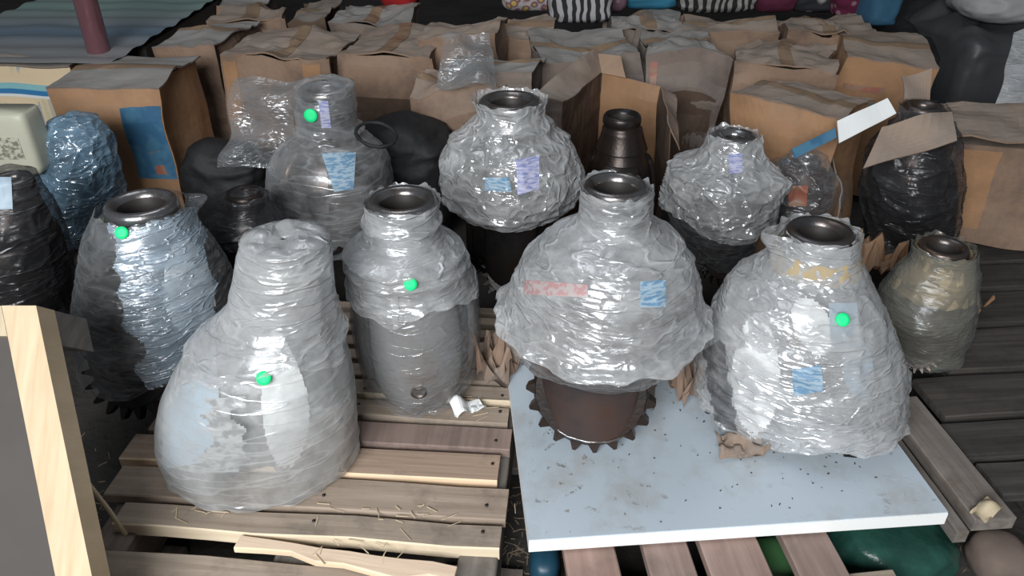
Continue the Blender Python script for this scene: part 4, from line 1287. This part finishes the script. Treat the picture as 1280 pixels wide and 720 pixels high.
# ------------------------------------------------------------------ leaning crate side at left
cr = empty('wooden_crate', (PY(40, 600, 0.9).x, 0.9, FLOORZ))
tag(cr, 'pale new wood crate frame with dark panel leaning in at lower left', 'crate')
invc = Matrix.Translation(cr.location).inverted()
def prism(name, a, b, u, v, material, parent, inv):
    """beam from a to b with section vectors u, v"""
    vs = []
    for p in (a, b):
        vs += [p, p + u, p + u + v, p + v]
    fs = [(0, 3, 2, 1), (4, 5, 6, 7), (0, 1, 5, 4), (1, 2, 6, 5), (2, 3, 7, 6), (3, 0, 4, 7)]
    return link(name, [inv @ q for q in vs], fs, material, parent, smooth=False)
ta, tb = PY(2, 382, 1.02), PY(72, 735, 0.74)
ux = Vector((1, 0, 0)) * 0.048
tn = (tb - ta).normalized().cross(Vector((1, 0, 0))).normalized()
if tn.y < 0:
    tn = -tn
tb2 = ta + (tb - ta) * 1.25
prism('corner_post', ta, tb2, Vector((0.054, 0, 0)), tn * 0.05, M['wood_pale'], cr, invc)
prism('top_rail', ta + Vector((-0.30, 0.0, 0.0)) + tn * 0.002, ta + Vector((-0.002, 0, 0)) + tn * 0.002, (tb - ta).normalized() * 0.05, tn * 0.045, M['wood_pale'], cr, invc)
prism('side_rail', ta + tn * 0.05 + Vector((0.0, 0.0, 0)), ta + tn * 0.05 + tn * 0.10, Vector((0.052, 0, 0)), (tb - ta).normalized() * 0.06, M['wood_grey'], cr, invc)
prism('side_panel', ta + Vector((-0.30, 0, 0)) + tn * 0.02, tb2 + Vector((-0.30, 0, 0)) + tn * 0.02, Vector((0.30, 0, 0)), tn * 0.01, M['panel_dark'], cr, invc)
# thin strip of wood leaning on the pallet
a_, b_ = P(157, 668, 0.004), PY(86, 572, 0.98)
stp = tube('wood_strip', [a_, a_.lerp(b_, .3) + Vector((0.002, 0, .003)), a_.lerp(b_, .7), b_], [0.0045, .004, .0045, .003], M['wood_pale'], None, 5)
tag(stp, 'thin broken strip of wood leaning between the crate and the left pallet', 'strip')

# ------------------------------------------------------------------ odds and ends at the front right
bundle('green_sack', 'dark green film-wrapped sack below the right end of the white board', 'sack', 1048, 1200, 735, -0.13, M['green_sack'], ht=0.105, dp_=0.09, seed=20, base=FLOORZ, squash=3, rough=2.0)
bundle('green_sack', 'green sack edge under the front of the white board', 'sack', 935, 1050, 752, -0.13, plain('bright_green_sack', (0.05, 0.14, 0.05), 0.6, 0, 0.3), ht=0.09, dp_=0.05, seed=21, base=FLOORZ, squash=3, rough=2.0)
bundle('brown_lump', 'brown dirty lump at the bottom right corner', 'lump', 1225, 1290, 740, -0.14, M['brown_lump'], ht=0.09, dp_=0.05, seed=22, base=FLOORZ)
bundle('blue_bag', 'dark blue bag scrap in the gap beside the white board', 'bag', 662, 700, 735, -0.13, plain('dark_blue_bag', (0.015, 0.06, 0.10), 0.4), ht=0.07, dp_=0.04, seed=23, base=FLOORZ)
# crumpled cardboard pads
def scrap(label, px, py, z, sx, sy, sz, material, seed, rz=0):
    c = P(px, py, z)
    n = 14
    vs = []
    for s in (0, 1):
        for j in range(n):
            for i in range(n):
                x, y = (i / (n - 1) - .5) * sx, (j / (n - 1) - .5) * sy
                k = abs(n3((x, y, 0), 26, seed)) * 2
                x2 = x * (1 + .25 * n3((x, y, 1), 30, seed))
                vs.append((x2, y * (1 + .2 * n3((x, y, 2), 22, seed + 2)), 0.002 + sz * k + (0.003 if s else 0)))
    m_ = n * n
    fs = [q[::-1] for q in grid_faces(n, n)] + grid_faces(n, n, off=m_)
    o = link('cardboard_scrap', vs, fs, material, smooth=False, loc=c)
    o.rotation_euler = (0, 0, rz)
    tag(o, label, 'scrap')
    return o
scrap('crumpled tan cardboard tucked right of the toothed bit', 856, 482, BT, 0.11, 0.12, 0.12, M['card'], 3, 0.5)
scrap('crumpled brown cardboard left of the toothed bit', 628, 462, 0.02, 0.08, 0.16, 0.13, M['card'], 5, -0.4)
scrap('torn cardboard piece under the front of the yellow-taped bit', 925, 562, BT, 0.10, 0.06, 0.03, M['card'], 7, 0.1)
scrap('pale paper scrap on the left pallet behind the grey-legged bit', 585, 512, 0.003, 0.07, 0.035, 0.02, M['paper_white'], 9, 0.4)
scrap('small orange-brown scrap on the dark pallet beside the yellow-necked bit', 1212, 388, -0.018, 0.05, 0.07, 0.05, M['card_orange'], 11, 0.2)
scrap('brown cardboard wedge between the right-hand bits at the back', 1095, 330, 0.0, 0.18, 0.14, 0.09, M['card_orange'], 13, 0.2)
scrap('wood chip litter at the corner of the grey plank', 1232, 640, 0.001, 0.06, 0.03, 0.016, M['wood_pale'], 15, 0.6)

def crumbs(name, label, spots, n, material, smin, smax, seed, surf):
    r = random.Random(seed)
    vs, fs = [], []
    for _ in range(n):
        px, py, sx_, sy_ = r.choice(spots)
        p = P(r.gauss(px, sx_), r.gauss(py, sy_), surf)
        a = r.uniform(0, math.pi)
        l, w_, h_ = r.uniform(smin, smax), r.uniform(0.0006, 0.002), r.uniform(0.0006, 0.002)
        c, s = math.cos(a), math.sin(a)
        k = len(vs)
        for (x, y, z) in boxv(-l / 2, l / 2, -w_ / 2, w_ / 2, 0, h_)[0]:
            vs.append((p.x + x * c - y * s, p.y + x * s + y * c, p.z + z + 0.0002))
        fs += [tuple(i + k for i in f) for f in boxv(0, 1, 0, 1, 0, 1)[1]]
    o = link(name, vs, fs, material, smooth=False)
    tag(o, label, 'litter')
    o['kind'] = 'stuff'
crumbs('dirt_crumbs', 'dark dirt crumbs and metal flakes scattered on the white board',
       [(700, 540, 20, 20), (800, 560, 50, 12), (850, 530, 20, 30), (940, 575, 40, 12), (1040, 575, 30, 10), (800, 620, 90, 20), (1000, 610, 80, 15)], 70, M['dirt'], 0.001, 0.005, 3, BT)
crumbs('wood_splinters', 'pale wood splinters scattered on the left pallet',
       [(270, 635, 30, 8), (590, 500, 10, 10), (450, 690, 60, 8), (520, 640, 50, 10)], 45, M['wood_pale'], 0.008, 0.035, 5, 0.001)
crumbs('floor_litter', 'wood chips and litter on the dark floor between the pallets',
       [(640, 640, 12, 60), (120, 640, 20, 40), (1240, 690, 30, 20), (650, 700, 20, 20)], 160, M['debris'], 0.006, 0.03, 7, FLOORZ)
